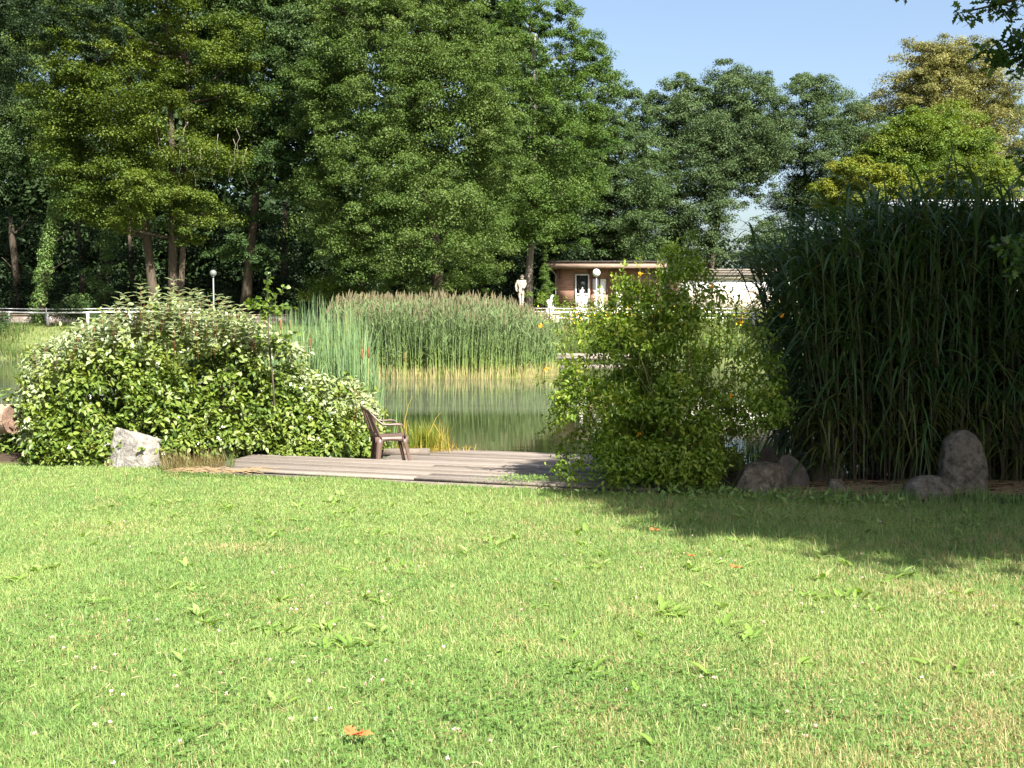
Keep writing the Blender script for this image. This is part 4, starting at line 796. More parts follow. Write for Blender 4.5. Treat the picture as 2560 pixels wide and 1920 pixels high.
def rock(label, px0, px1, py_top, py_base, D, mt, depth=.8, seed=0, cuts=8, lump=.25, rough=.035, flatb=True, peak=None, rnd=0):
    D = min(1.97 * F / (py_base - 790), 13.4 if px0 > 1000 else 14.3); rs = np.random.default_rng(seed); v, f = ICO; v = v.copy()
    x0, x1 = G(px0, D), G(px1, D); zt, z0 = P(0, py_top, D)[2], min(P(0, py_base, D)[2], float(ground((x0 + x1) / 2, D))) - .06
    v *= (1 + lump * 2 * n3(v + seed, 1.3))[:, None]
    for _ in range(cuts):        # plane cuts give facets
        d = nrm(rs.normal(size=3)); d[2] = abs(d[2]) * .8; d = nrm(d); h = rs.uniform(.62, .9); q = v @ d; v -= np.where(q > h, (q - h) * (.9 if not rnd else .5), 0)[:, None] * d
    v += nrm(v) * (rough * (2 * n3(v * 1. + seed, 6) + 1.2 * n3(v, 15) + .7 * n3(v + 4, 34)))[:, None]
    if peak is not None: v[:, 0] += np.clip(v[:, 2], 0, 1) * peak
    mn, mx = v.min(0), v.max(0); v = (v - (mn + mx) / 2) / ((mx - mn) / 2)
    v = np.sign(v) * np.abs(v) ** .85; base = -.28
    v[:, 2] = np.where(v[:, 2] < base, base, v[:, 2]); v[:, 2] = (v[:, 2] - base) / (1 - base)
    V = np.stack([(x0 + x1) / 2 + v[:, 0] * (x1 - x0) / 2, D + depth * (x1 - x0) / 2 * (v[:, 1] + .6), z0 + v[:, 2] * (zt - z0)], 1)
    org = ((x0 + x1) / 2, D + .1, z0); m = MB(); m.one(V, f); o = m.build('rock', mt, None, not cuts > 4, origin=org); tag(o, label, 'rock', 'rocks along the lawn edge'); return o
rock('large pale grey granite boulder at the foot of the leafy shrub', 254, 397, 1070, 1166, 13.3, M['granite'], .8, 8, 9, .2, .06, peak=-.2)
rock('small tan stone leaning against the left of the pale boulder', 248, 290, 1137, 1160, 13.1, M['tan_stone'], .9, 9, 5)
rock('pointed brownish rock left of the dark pair, catching two light spots', 1838, 1990, 1160, 1232, 11.5, M['field_stone'], .7, 12, 7, .15, .02, peak=.1)
rock('dark rock right behind the pointed one', 1935, 2035, 1138, 1215, 12.3, M['dark_stone'], .8, 21, 8)
rock('upright small dark rock farthest back near the water', 1900, 1950, 1117, 1160, 13.0, M['dark_stone'], .8, 23, 6)
rock('brown double-humped rock below the tall grass', 2028, 2133, 1137, 1200, 12.2, M['field_stone'], .7, 37, 5, .3)
rock('small bluish stone on the soil edge', 2074, 2135, 1199, 1228, 11.5, M['field_stone'], .8, 33, 5)
rock('low domed stone left of the tall boulder', 2276, 2405, 1192, 1250, 10.9, M['field_stone'], .8, 41, 2, .12, .012, rnd=1)
rock('tall egg-shaped boulder in front of the grass stalks', 2366, 2490, 1077, 1232, 11.6, M['field_stone'], .8, 52, 2, .10, .014, rnd=1)
rock('half-hidden reddish stone below the bush', 1752, 1800, 1188, 1212, 12.0, M['tan_stone'], .9, 61, 3)
rock('tiny stone at the lawn edge left of the bush shade', 1608, 1632, 1216, 1232, 11.6, M['tan_stone'], .9, 63, 3)
rock('dark round stone in the shade under the right side of the bush', 1826, 1868, 1132, 1170, 13.0, M['dark_stone'], .9, 65, 3)

# ------------------------------------------------------------------ shrubs near the deck
def shrub_points(n, top, base_py, Dc, hd, shell=.6, shift=None):
    """points in a bush whose outline against the camera follows top [(px,py)]"""
    px = R.uniform(top[0][0], top[-1][0], n); pt = np.interp(px, [q[0] for q in top], [q[1] for q in top]); pb = np.interp(px, [q[0] for q in base_py], [q[1] for q in base_py])
    if shift is not None: Dc = np.interp(px, *shift[0]); hd = np.interp(px, *shift[1])
    X = (px - 1280) / F * Dc; yy = -np.cos(R.random(n) ** 1.25 * math.pi)
    prof = np.sqrt(np.maximum(1 - yy ** 2, .02)); f = R.random(n); f = np.where(R.random(n) < shell, 1 - .25 * R.random(n) ** 2, f)
    Y = Dc + yy * hd; gz = np.clip(ground(X, Y), -.5, -.15)
    H0 = np.maximum(EYE - (pt - 790) / F * Dc * 1.003 - gz - .1, .1) * (1 + (.42 * (fbm(px * .016, yy * 1.8 + 7) - .5) - .05))
    return np.stack([X * Y / Dc, Y, gz + f * H0 * prof], 1), f, px, yy
F_dog = foliage('dogwood_leaves', [(0, (.035, .07, .012)), (.35, (.09, .145, .02)), (.6, (.17, .22, .035)), (.75, (.19, .24, .08)), (1, (.31, .365, .21))], .3, .45, .4)
top = [(62, 1080), (75, 900), (100, 850), (160, 815), (230, 780), (300, 765), (345, 768), (430, 765), (520, 768), (600, 772), (660, 795), (720, 838), (770, 885), (830, 925), (900, 960), (935, 1000), (948, 1110)]
bot = [(62, 1100), (150, 1120), (260, 1140), (400, 1170), (560, 1172), (800, 1156), (948, 1150)]
T = Thing('dogwood_shrub', (G(480, 15.2), 15.2, -.35), 'wide variegated shrub with pale top leaves left of the chair', 'shrub')
m = MB(); C, f, px, yy = shrub_points(2000, top, bot, 15.3, 1.35, .62, (([0, 400, 560, 820, 880, 960], [15.75, 15.7, 16.0, 16.3, 16.8, 17.0]), ([0, 400, 560, 820, 880, 960], [1.35, 1.25, 1.1, 1.0, .8, .6])))
r = R.uniform(.09, .24, len(C)); hol = (fbm(C[:, 0] * 1.9 + C[:, 1] * .7, C[:, 2] * 2.4 + 3) > .38) | (C[:, 2] > 1.0); C, f, px, yy, r = C[hol], f[hol], px[hol], yy[hol], r[hol]
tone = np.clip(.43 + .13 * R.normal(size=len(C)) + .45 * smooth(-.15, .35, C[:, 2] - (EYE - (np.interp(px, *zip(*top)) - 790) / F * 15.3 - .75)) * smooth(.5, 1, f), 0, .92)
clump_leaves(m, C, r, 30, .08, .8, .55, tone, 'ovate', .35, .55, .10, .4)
shoots = [(360, 722), (440, 738), (455, 728), (505, 728), (550, 750), (575, 758), (320, 742), (280, 768), (520, 765), (605, 775), (620, 785), (215, 812), (240, 800), (485, 790), (385, 790), (430, 785), (540, 790), (345, 712), (385, 735), (428, 722), (437, 702), (478, 725), (495, 735), (540, 738), (565, 745), (300, 750), (305, 735), (465, 735), (510, 742), (590, 765), (270, 790), (220, 800), (90, 862), (80, 890), (120, 850), (155, 830), (880, 950), (900, 960), (930, 985), (760, 870), (350, 735), (415, 740), (640, 790), (250, 780), (190, 815), (530, 755), (450, 750), (400, 760), (330, 765), (480, 765), (375, 760)]
stm = MB()
for sx_, sy_ in shoots:
    tp = P(sx_ + R.normal() * 4, sy_, 15.0 + R.normal() * .3); bs = tp + np.array([R.normal() * .08, R.normal() * .1, -.55]); stm.tube([bs, (bs + tp) / 2 + [.01, 0, .02], tp], [.005, .004, .002], 5)
    nl = 14; ff = np.repeat(np.linspace(.3, 1, nl // 2), 2); pp = bs + (tp - bs) * ff[:, None]; aa = np.repeat(np.arange(nl // 2) * 1.57, 2) + np.tile([0, math.pi], nl // 2) + R.random()
    Dd = np.stack([np.cos(aa), np.sin(aa), .5 - .2 * R.random(nl)], 1); m.leaves(pp, Dd, np.stack([-np.cos(aa) * .5, -np.sin(aa) * .5, np.ones(nl)], 1), R.uniform(.09, .14, nl), R.uniform(.055, .075, nl), 'ovate', np.clip(R.normal(.93, .06, nl), .75, 1))
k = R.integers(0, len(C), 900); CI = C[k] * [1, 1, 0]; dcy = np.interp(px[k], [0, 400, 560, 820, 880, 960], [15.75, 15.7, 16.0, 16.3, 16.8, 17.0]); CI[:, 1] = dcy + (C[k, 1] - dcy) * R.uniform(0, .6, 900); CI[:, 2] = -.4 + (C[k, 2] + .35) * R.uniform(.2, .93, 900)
clump_leaves(m, CI, R.uniform(.15, .25, 900), 22, .09, .9, .5, R.normal(.3, .1, 900), 'ovate', .3, .55, .1, .5)  # inner leaves toned darker, painting shade into the hollows

kk = R.choice(np.where(f > .45)[0], 170); cdir = np.array([0, .75, -1.2])
for k in kk:
    dcy = np.interp(px[k], [0, 560, 960], [15.7, 16.0, 17.0]); o_ = nrm(np.array([C[k, 0] - G(500, 15.7), (C[k, 1] - dcy) * 1.5, .5 + C[k, 2]]) * [.35, 1, 1] + R.normal(size=3) * .25); ln = R.uniform(.12, .34)
    nl = 14; ff = R.uniform(.2, 1, nl); tp = C[k] + o_ * ln + [0, 0, .05]; stm.tube([C[k] - o_ * .1, C[k] + o_ * ln * .5, tp], [.004, .003, .0015], 4); pp = C[k] + (tp - C[k]) * ff[:, None]
    m.leaves(pp, nrm(o_ * .6 + R.normal(size=(nl, 3)) * .7), R.normal(size=(nl, 3)) * .4 + [0, -.2, 1], R.uniform(.06, .1, nl), R.uniform(.035, .05, nl), 'ovate', np.clip(R.normal(.5 + .3 * (C[k, 2] > .9), .1, nl), 0, .95))
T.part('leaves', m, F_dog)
for _ in range(90):
    k = R.integers(len(C)); a = C[k] * [.96, 1, 0] + [0, .5, -.4]; limb(stm, a, C[k], .008, .003, .1, 5, 5)
T.part('stems', stm, M['red_stem'])
fm = MB(); k = R.choice(np.where((yy < .1) & (f > .5))[0], 42); 
for c_ in C[k] + np.array([0, -.2, .03]):
    fm = MB(); pp = c_ + R.normal(size=(9, 3)) * .013; fm.leaves(pp, rdir(9), rdir(9) + [0, -.8, 1], .018, .018, 'kite'); T.part('blossom', fm, M['cloth_white'])

# weeds and dry stalks at its foot
m = MB(); n = 900; q = R.random(n); px = 400 + q * 180; base = np.array([np.interp(px, [400, 560, 800, 920], [1174, 1174, 1160, 1150])]).ravel(); Y = 13.6 + R.random(n) * .6; x = (px - 1280) / F * Y
blades(m, x, Y, np.full(n, -.33), R.uniform(.06, .3, n), .006, .7, np.clip(.6 + .3 * R.normal(size=n), 0, 1) * (px > 560) + .0)
tag(m.build('bank_weeds', F_bank), 'dry and green weeds at the foot of the shrub', 'weeds', kind='stuff')

# alder sapling rising through the shrub
F_ald = foliage('alder_leaves', [(0, (.04, .08, .012)), (.5, (.09, .15, .02)), (1, (.17, .23, .04))], .35, .35, .6)
b0 = np.array([G(690, 15.2), 15.2, -.4]); T = Thing('alder_sapling', b0, 'young sapling with round glossy leaves rising above the right of the shrub', 'sapling')
st = MB(); lf = MB(); tips = [(668, 672), (715, 715), (640, 745), (735, 770), (625, 770), (610, 760), (700, 790), (660, 800), (745, 830), (720, 860), (690, 840), (640, 835), (760, 880)]
main = [b0, P(682, 950, 15.2), P(672, 850, 15.1), P(668, 745, 15.1), P(668, 680, 15.1)]; st.tube(main, [.018, .014, .011, .007, .003], 6)
for tx_, ty_ in tips:
    tp = P(tx_, ty_, 15.1 + R.normal() * .12); k = 2 if ty_ > 800 else 3; a = np.array(main[k]) if ty_ > 700 else np.array(main[3]); a = a - np.array([0, 0, .1]); limb(st, a, tp, .006, .002, .05, 5, 4)
    nl = 22; ff = R.uniform(.15, 1, nl); pp = a + (tp - a) * ff[:, None] + R.normal(size=(nl, 3)) * .015; Dd = nrm(np.stack([R.normal(size=nl), R.normal(size=nl) * .7, R.normal(size=nl) * .5 + .1], 1)); lf.leaves(pp, Dd, rdir(nl) * .7 + [0, -.3, .8], R.uniform(.055, .085, nl), R.uniform(.055, .075, nl), 'ovate', R.normal(.55, .25, nl).clip(0, 1))
T.part('stem', st, M['bark']); T.part('leaves', lf, F_ald)

# kerria bush right of the deck
F_ker = foliage('kerria_leaves', [(0, (.055, .10, .01)), (.45, (.13, .21, .02)), (.8, (.22, .30, .035)), (1, (.32, .34, .06))], .4, .45, .35)
top = [(1392, 1000), (1400, 930), (1440, 870), (1480, 785), (1530, 705), (1570, 665), (1610, 665), (1650, 650), (1690, 605), (1730, 625), (1765, 690), (1820, 735), (1880, 765), (1930, 790), (1960, 900), (1965, 1080)]
bot = [(1392, 1100), (1440, 1195), (1560, 1215), (1750, 1215), (1900, 1180), (1965, 1160)]
T = Thing('kerria_bush', (G(1650, 12.9), 12.9, -.3), 'bright yellow-green bush with small orange blossoms right of the decks', 'bush')
m = MB(); C, f, px, yy = shrub_points(2000, top, bot, 12.9, .95, .55)
C = C[(C[:, 2] > -.25)]
lowleft = (C[:, 0] < G(1470, 12.9) + .25 * (.5 - C[:, 2]) ) & (C[:, 2] < .35) & (R.random(len(C)) < .9); C = C[~lowleft]
thin = (C[:, 0] > G(1740, 12.9)) & (C[:, 2] > .75) & (R.random(len(C)) < .5); C = C[~thin]; lr = ((C[:, 0] > G(1810, 12.9)) & (C[:, 2] < .12)) | ((C[:, 0] > G(1900, 12.9)) & (C[:, 2] < .4)) | ((C[:, 0] > G(1760, 12.9)) & (C[:, 1] < 12.4) & (C[:, 2] < .35)); C = C[~lr]; C = C[fbm(C[:, 0] * 2.6 + C[:, 1] * .8, C[:, 2] * 2.9 + 5) > .37]
clump_leaves(m, C, R.uniform(.09, .2, len(C)), 33, .058, .9, .4, np.clip(R.normal(.5, .15, len(C)), 0, 1), 'ovate', .5, .45, .16, .45)
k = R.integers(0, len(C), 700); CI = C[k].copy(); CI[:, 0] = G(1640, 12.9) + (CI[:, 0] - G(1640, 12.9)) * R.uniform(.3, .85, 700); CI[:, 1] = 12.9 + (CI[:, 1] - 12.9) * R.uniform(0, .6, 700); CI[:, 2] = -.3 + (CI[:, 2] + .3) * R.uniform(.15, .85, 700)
clump_leaves(m, CI, R.uniform(.12, .2, 700), 20, .068, .9, .4, R.normal(.35, .1, 700), 'ovate', .5, .45, .1, .5)  # darker tone puts shade into the bush's interior
st = MB(); tips = [(1340, 1090), (1335, 950), (1385, 850), (1370, 800), (1560, 650), (1600, 640), (1690, 625), (1720, 635), (1650, 655), (1500, 720), (1540, 690), (1440, 820), (1400, 905), (1395, 1060), (1420, 1120), (1780, 700), (1830, 720), (1850, 735), (1800, 730), (1900, 740), (1940, 760), (1760, 870), (1740, 860), (1960, 820), (1480, 760), (1620, 670), (1670, 640), (1740, 660), (1375, 990), (1410, 1000), (1390, 1130), (1450, 800)]
for tx_, ty_ in tips:
    tp = P(tx_, ty_, 12.7 + R.normal() * .3); a = np.array([G(np.clip(tx_, 1520, 1800), 12.9), 12.9, -.1 + .5 * R.random()]); md = a * .45 + tp * .55 + np.array([0, 0, .28]); t = np.linspace(0, 1, 12)[:, None]; pts = (1 - t) ** 2 * a + 2 * t * (1 - t) * md + t ** 2 * tp
    st.tube(pts, np.linspace(.007, .002, 12), 4); nl = 64; ff = R.uniform(.35, 1, nl) * 11; i0 = np.minimum(ff.astype(int), 10); pp = pts[i0] + (pts[i0 + 1] - pts[i0]) * (ff - i0)[:, None] + R.normal(size=(nl, 3)) * .02
    m.leaves(pp, nrm(R.normal(size=(nl, 3)) + (tp - a) * .7 + [0, 0, -.3]), rdir(nl) * .5 + [0, -.1, 1], R.uniform(.045, .075, nl), R.uniform(.02, .03, nl), 'ovate', R.normal(.6, .18, nl).clip(0, 1))
T.part('leaves', m, F_ker)
for _ in range(110):
    k = R.integers(len(C)); limb(st, (G(R.uniform(1540, 1820), 12.9), 12.9 + R.normal() * .2, -.35), C[k], .007, .003, .1, 5, 4)
T.part('stems', st, M['green_stem'])
fm = MB(); M['orange'] = noisy('orange_petals', [(.3, (.8, .3, .01)), (.7, (.85, .42, .02))], 20, .7, 0)
fl = [(1351, 815), (1365, 923), (1602, 685), (1780, 715), (1850, 806), (1955, 790), (1600, 1085), (1828, 990)]
for fx_, fy_ in fl:
    c = P(fx_, fy_, 12.35); nl = 22; fm = MB(); fm.leaves(c + R.normal(size=(nl, 3)) * .01, rdir(nl), rdir(nl) + [0, -1, .5], .018, .015, 'kite'); T.part('blossom', fm, M['orange'])

# grassy clump on the deck corner
F_sed = foliage('sedge_blades', [(0, (.4, .28, .07)), (.4, (.26, .25, .04)), (1, (.11, .18, .02))], .35)
c = P(1060, 1135, 16.7); T = Thing('sedge_clump', (c[0], c[1], -.5), 'yellowing grass clump at the back corner of the lower deck', 'grass clump')
m = MB(); n = 620; x = c[0] + R.normal(size=n) * .19; y = 16.75 + R.normal(size=n) * .12; blades(m, x, y, np.full(n, -.47), R.uniform(.2, .56, n), R.uniform(.007, .014, n), .4, np.clip(.72 + .28 * R.normal(size=n) - .4 * (x > c[0] + .2), 0, 1), 6)
n = 120; blades(m, c[0] + R.normal(size=n) * .35, 16.6 + R.normal(size=n) * .06, np.full(n, -.45), R.uniform(.08, .2, n), .01, 2.2, .1 * R.random(n), 5)
for pts in ([(1008, 1100), (1012, 1050), (1022, 1010), (1032, 990)], [(1015, 1110), (1016, 1070), (1018, 1050)], [(1085, 1060), (1110, 1100), (1140, 1125)], [(1070, 1090), (1090, 1045), (1105, 1028)]):
    q = np.array([P(a, b, 16.6) for a, b in pts]); w_ = np.linspace(.016, .004, len(q)); m.ribbon(q[None], w_[None], np.array([[1., 0, 0]]), np.array([.15]))
T.part('leaves', m, F_sed)

# ------------------------------------------------------------------ giant grass (right)
F_mis = foliage('giant_grass_blades', [(0, (.09, .10, .022)), (.3, (.045, .09, .02)), (1, (.036, .076, .028))], .3, .45, .4)
M['cane'] = foliage('canes', [(0, (.06, .045, .025)), (1, (.05, .07, .025))], .0, .6, .3)
T = Thing('giant_grass', (5.2, 13.6, -.35), 'tall dark clump of giant ornamental grass with arching blades at the right', 'ornamental grass')
n = 900; x = R.uniform(3.55, 8.4, n); y = 12.7 + R.random(n) * 2.3; z0 = -.36
H = (3.2 + .3 * (fbm(x * 1.1, y) - .5) - .55 * smooth(4.4, 3.5, x)) * R.uniform(.88, 1.03, n)
out = smooth(4.3, 3.5, x); la = np.clip(R.normal(size=n), -1.6, 1.6) * .09 - .16 * out; lb = R.normal(size=n) * .12
t = np.linspace(0, 1, 6)[None]
Cs = np.stack([x[:, None] + la[:, None] * H[:, None] * t ** 2 * .8, y[:, None] + lb[:, None] * t ** 2 * H[:, None] * .8, z0 + H[:, None] * t], -1)
st = MB(); st.ribbon(Cs, np.full((n, 6), .013), np.tile([1., 0, 0], (n, 1)), np.clip(t * .9 + .1 * R.normal(size=(n, 1)), 0, 1)); st.ribbon(Cs, np.full((n, 6), .013), np.tile([0., 1, 0], (n, 1)), np.clip(t * .9, 0, 1) * np.ones((n, 1)))
T.part('stalks', st, M['cane'])
per = 22; nl = n * per; c = np.repeat(np.arange(n), per); f = R.uniform(.02, 1, nl) ** .85; k = f * 5; i0 = np.minimum(k.astype(int), 4); bs = Cs[c, i0] + (Cs[c, i0 + 1] - Cs[c, i0]) * (k - i0)[:, None]
a2 = R.random(nl) * 2 * math.pi; lft = (x[c] < 4.4) & (R.random(nl) < .6); a2 = np.where(lft, math.pi + R.normal(size=nl) * .6, a2); Lf = R.uniform(.6, 1.15, nl) * (.75 + .25 * f); t = np.linspace(0, 1, 8)[None]; arch = R.uniform(.9, 1.9, nl)[:, None] * (1.2 - .5 * f[:, None]); 
hor = Lf[:, None] * (.3 * t + .42 * t ** 1.6 * np.minimum(arch, 1.1)); ver = Lf[:, None] * (.95 * t - .75 * arch * t ** 2.2)
upl = R.random(nl) < .05 * (f > .9); ver[upl] = (Lf[:, None] * (.95 * t - .1 * t ** 3))[upl]; hor[upl] *= .3
C2 = np.stack([bs[:, 0:1] + np.cos(a2)[:, None] * hor, bs[:, 1:2] + np.sin(a2)[:, None] * hor, bs[:, 2:3] + ver], -1)
sdv = nrm(np.stack([-np.sin(a2), np.cos(a2), .25 * R.normal(size=nl)], 1))
wv = R.uniform(.022, .04, nl)[:, None] * np.interp(t, [0, .15, .6, 1], [.5, 1, .8, .06])
m = MB(); m.ribbon(C2, wv, sdv, np.clip(.55 + .3 * R.normal(size=nl) - .4 * (f < .3), 0, 1)); T.part('leaves', m, F_mis)

m = MB(); n = 5000; x = R.uniform(2.6, 9, n); y = (14.9 - x * SU) / CU + R.uniform(-.5, .8, n); blades(m, x, y, ground(x, y) - .02, R.uniform(.2, .8, n), .014, .35, np.clip(.6 + .3 * R.normal(size=n), 0, 1), 4)
tag(m.build('bank_sedge', F_mis), 'sedge along the near water edge behind the tall grass', 'grass', kind='stuff')
# dry stalk litter on the soil
m = MB(); n = 420; px = R.uniform(1900, 2600, n); Y = R.uniform(11.9, 13.0, n); x = (px - 1280) / F * Y; aa = R.uniform(-.5, .5, n) + (R.random(n) < .5) * math.pi; Lc = R.uniform(.08, .5, n)
C = np.stack([np.stack([x, Y, ground(x, Y) + .015], 1), np.stack([x + np.cos(aa) * Lc / 2, Y + np.sin(aa) * Lc / 2, ground(x, Y) + .018 + .02 * R.random(n)], 1), np.stack([x + np.cos(aa) * Lc, Y + np.sin(aa) * Lc, ground(x, Y) + .015], 1)], 1)
m.ribbon(C, np.full((n, 3), .008), np.tile([0, .8, .6], (n, 1)), R.random(n) * .3)
n = 40; px = R.uniform(400, 620, n); Y = R.uniform(13.2, 13.6, n); x = (px - 1280) / F * Y; aa = R.uniform(-.3, .3, n); Lc = R.uniform(.15, .5, n)
C = np.stack([np.stack([x, Y, np.full(n, -.3)], 1), np.stack([x + np.cos(aa) * Lc / 2, Y + np.sin(aa) * Lc / 2, -.285 + .02 * R.random(n)], 1), np.stack([x + np.cos(aa) * Lc, Y + np.sin(aa) * Lc, np.full(n, -.3)], 1)], 1); m.ribbon(C, np.full((n, 3), .009), np.tile([0, .8, .6], (n, 1)), R.random(n) * .3)
tag(m.build('dry_stalks', foliage('straw', [(0, (.2, .14, .075)), (1, (.11, .075, .04))], .1)), 'dry fallen grass stalks on the ground', 'stalks', kind='stuff')

# ------------------------------------------------------------------ near oak: trunk outside the picture, its boughs reach in at the right and shade the ground
F_nok = foliage('oak_leaves', [(0, (.025, .055, .012)), (.5, (.05, .095, .02)), (1, (.09, .14, .03))], .3, .4, .4)
OC = np.array([11.6, 6.15, 8.3]); T = Thing('oak_tree', (10.8, 4.9, -.1), 'near oak whose lobed leaves hang in at the upper right edge', 'tree')
m = MB(); n = 1050; d = rdir(n); rr = R.random(n) ** .4; e = d * rr[:, None] * np.array([6.5, 6.2, 4.6]); q2 = math.sqrt(.5)
C = OC + np.stack([(e[:, 0] + e[:, 1]) * q2, (e[:, 0] - e[:, 1]) * q2, e[:, 2]], 1)
clump_leaves(m, C, R.uniform(.5, .85, n), 150, .23, .6, .5, None, 'oak', .3, .62)
tr = MB(); tr.tube([(10.8, 4.9, -.3), (10.7, 4.9, .3), (10.7, 4.9, 3), (10.5, 4.9, 6), (10.4, 5, 10)], [.6, .42, .36, .28, .12], 14, wob=.04)
for k in range(26): limb(tr, (10.6, 4.95, R.uniform(3.5, 8.5)), C[k], .11, .02)
def bough(pts, tips, dens=22, leaf=.1, a=None):
    pts = np.array([P(*q) for q in pts]) if a is None else np.array(a); tr.tube(pts, np.linspace(.03, .006, len(pts)), 6)
    for tx_, ty_, td in tips:
        tp = P(tx_, ty_, td); j = np.argmin(np.linalg.norm(pts - tp, axis=1)); s0 = pts[max(j - 0, 0)]; limb(tr, s0, tp, .008, .003, .08, 5, 4)
        nl = dens; ff = R.uniform(.25, 1.03, nl); pp = s0 + (tp - s0) * ff[:, None] + R.normal(size=(nl, 3)) * .03
        m.leaves(pp, nrm(R.normal(size=(nl, 3)) + (tp - s0) * 2 + [0, 0, -.2]), rdir(nl) * .6 + [0, 0, 1], R.uniform(.07, .12, nl), R.uniform(.05, .075, nl), 'oak', R.normal(.45, .2, nl).clip(0, 1))
bough([(3100, -260, 7.5), (2800, -120, 8.2), (2600, -20, 8.8), (2500, 10, 9.1), (2420, 28, 9.3)], [(2400, 32, 9.3), (2440, 45, 9.2), (2470, 20, 9.1), (2530, 60, 9.0), (2560, 90, 8.9), (2500, 0, 9.1), (2550, 20, 9), (2580, 70, 8.8), (2600, 100, 8.8), (2540, -20, 8.9), (2460, 5, 9.2), (2590, 40, 8.7), (2570, 60, 8.8), (2235, -12, 9.6)][:-1], 16)
bough([(3100, 40, 7.5), (2800, 60, 8.2), (2650, 90, 8.6), (2560, 110, 9.0), (2500, 130, 9.1)], [(2440, 135, 9.2), (2480, 150, 9.2), (2500, 110, 9.1), (2530, 90, 9.1), (2480, 170, 9.1), (2540, 140, 9.0), (2570, 120, 9), (2560, 160, 9), (2520, 165, 9.0), (2600, 90, 8.9), (2600, 150, 8.8), (2510, 140, 9), (2550, 180, 9), (2590, 130, 9)], 20)
bough([(3000, 450, 8), (2750, 560, 8.6), (2640, 600, 9), (2560, 620, 9.2)], [(2500, 610, 9.2), (2520, 640, 9.2), (2550, 600, 9.2), (2560, 660, 9.1), (2540, 690, 9.1), (2580, 630, 9), (2590, 680, 9), (2570, 590, 9)], 18)
bough([(2900, -500, 9), (2500, -300, 9.5), (2300, -80, 9.8)], [(2235, -8, 9.6), (2260, -30, 9.7), (2330, -60, 9.7), (2380, -80, 9.6)], 12)
bough([(3000, 250, 8), (2700, 380, 9), (2600, 400, 9.6)], [(2530, 390, 9.7), (2550, 420, 9.7), (2560, 370, 9.7), (2545, 450, 9.7), (2580, 400, 9.6)], 16)
T.part('leaves', m, F_nok); T.part('trunk', tr, M['bark'], True)
T = Thing('oak_tree', (16.5, 13.5, 0), 'unseen oak added beyond the right edge, thickening the shade over the tall grass', 'tree')  # extra crown out of view, added to keep sky light off the shaded ground
m = MB(); n = 520; d = rdir(n); C = np.array([16.0, 13.0, 8.0]) + d * (R.random(n) ** .4)[:, None] * np.array([5.2, 5.5, 5.5])
clump_leaves(m, C, R.uniform(.6, 1.0, n), 100, .24, .6, .5, None, 'kite', .3, .62); T.part('leaves', m, F_nok); tr = MB(); tr.tube([(16.5, 13.5, -.4), (16.4, 13.4, 3), (16.2, 13.2, 9)], [.45, .34, .15], 12, wob=.04)
for k in range(16): limb(tr, (16.3, 13.3, R.uniform(3.5, 8)), C[k], .1, .02)
T.part('trunk', tr, M['bark'], True)

# ------------------------------------------------------------------ lawn
def keep_lawn(x, y):
    u, v = xy2uv(x, y); wob = .25 * (fbm(x * 1.5, y * 1.5) - .5)
    lim = np.where((u > u_l - .05) & (u < u_r), 11.93 + .0 * wob, 12.6 + wob)
    lim = np.where(x > 1.9, np.minimum(lim, 12.25 + wob - .0 * x), lim)
    lim = np.where(u <= u_l - .05, 14.2, lim)
    return v < lim
F_lawn = foliage('lawn_blades', [(0, (.42, .33, .18)), (.18, (.32, .29, .12)), (.3, (.25, .33, .10)), (.65, (.17, .275, .075)), (1, (.105, .195, .05))], .38, .5, .35)
n = 640000; q = R.random(n); Y = 3.0 + (14.6 - 3.0) * q ** 1.0; keep = R.random(n) < np.clip((7.5 / Y) ** .6, .35, 1); Y = Y[keep]; n = len(Y)
x = R.uniform(-1, 1, n) * (.5 * Y + .25); ok = keep_lawn(x, Y); x, Y = x[ok], Y[ok]; n = len(x)
pt = fbm(x * .9 + 3, Y * .9); pt2 = fbm(x * 3.1 + 30, Y * 3.1 + 11); pt3 = vnoise(x * 9, Y * 9)
shade_long = smooth(9.5, 11.5, x * .9 + Y) * (x > 0)
h = (.016 + .022 * R.random(n) + .03 * pt2 * pt) * (1 + .25 * shade_long) + (R.random(n) < .012) * R.uniform(.02, .08, n) + shade_long * (R.random(n) < .05) * .07
dry = smooth(.50, .72, pt2 * .6 + pt * .4 + .06 * np.clip(x, -4, 4) / 4); tone = np.clip(.55 + .95 * (pt - .5) + .22 * R.normal(size=n) + .25 * (pt3 - .5), .3, 1); spot = sum(np.exp(-(((x - a_) / w_) ** 2 + ((Y - b_) / (w_ * .7)) ** 2)) for a_, b_, w_ in [(2.55, 6.9, .45), (3.0, 6.6, .3), (2.2, 5.0, .5), (1.9, 4.3, .45), (-3.6, 9.8, .5), (-2.2, 8.7, .5), (.4, 11.3, .5), (1.4, 5.2, .4), (-1.2, 6.6, .5), (-.2, 9.3, .6)])
isd = R.random(n) < (.04 + .33 * dry + .28 * np.clip(spot, 0, 1) + .07 * smooth(-1, 3, x)); tone[isd] = R.uniform(0, .26, isd.sum())
m = MB(); blades(m, x, Y, ground(x, Y) - .004, h, (.0032 + .00028 * Y) * R.uniform(.7, 1.3, n), .95, tone, 3)
tag(m.build('grass', F_lawn), 'mown lawn grass with dry patches', 'grass', kind='stuff')
n = 1500; Y = 3.3 + 9.0 * R.random(n) ** 1.2; x = R.uniform(-1, 1, n) * (.5 * Y + .2); ok = keep_lawn(x, Y); x, Y = x[ok], Y[ok]; n = len(x); aa = R.random(n) * 6.28; Lc = R.uniform(.015, .045, n); z = ground(x, Y) + R.uniform(.015, .04, n)
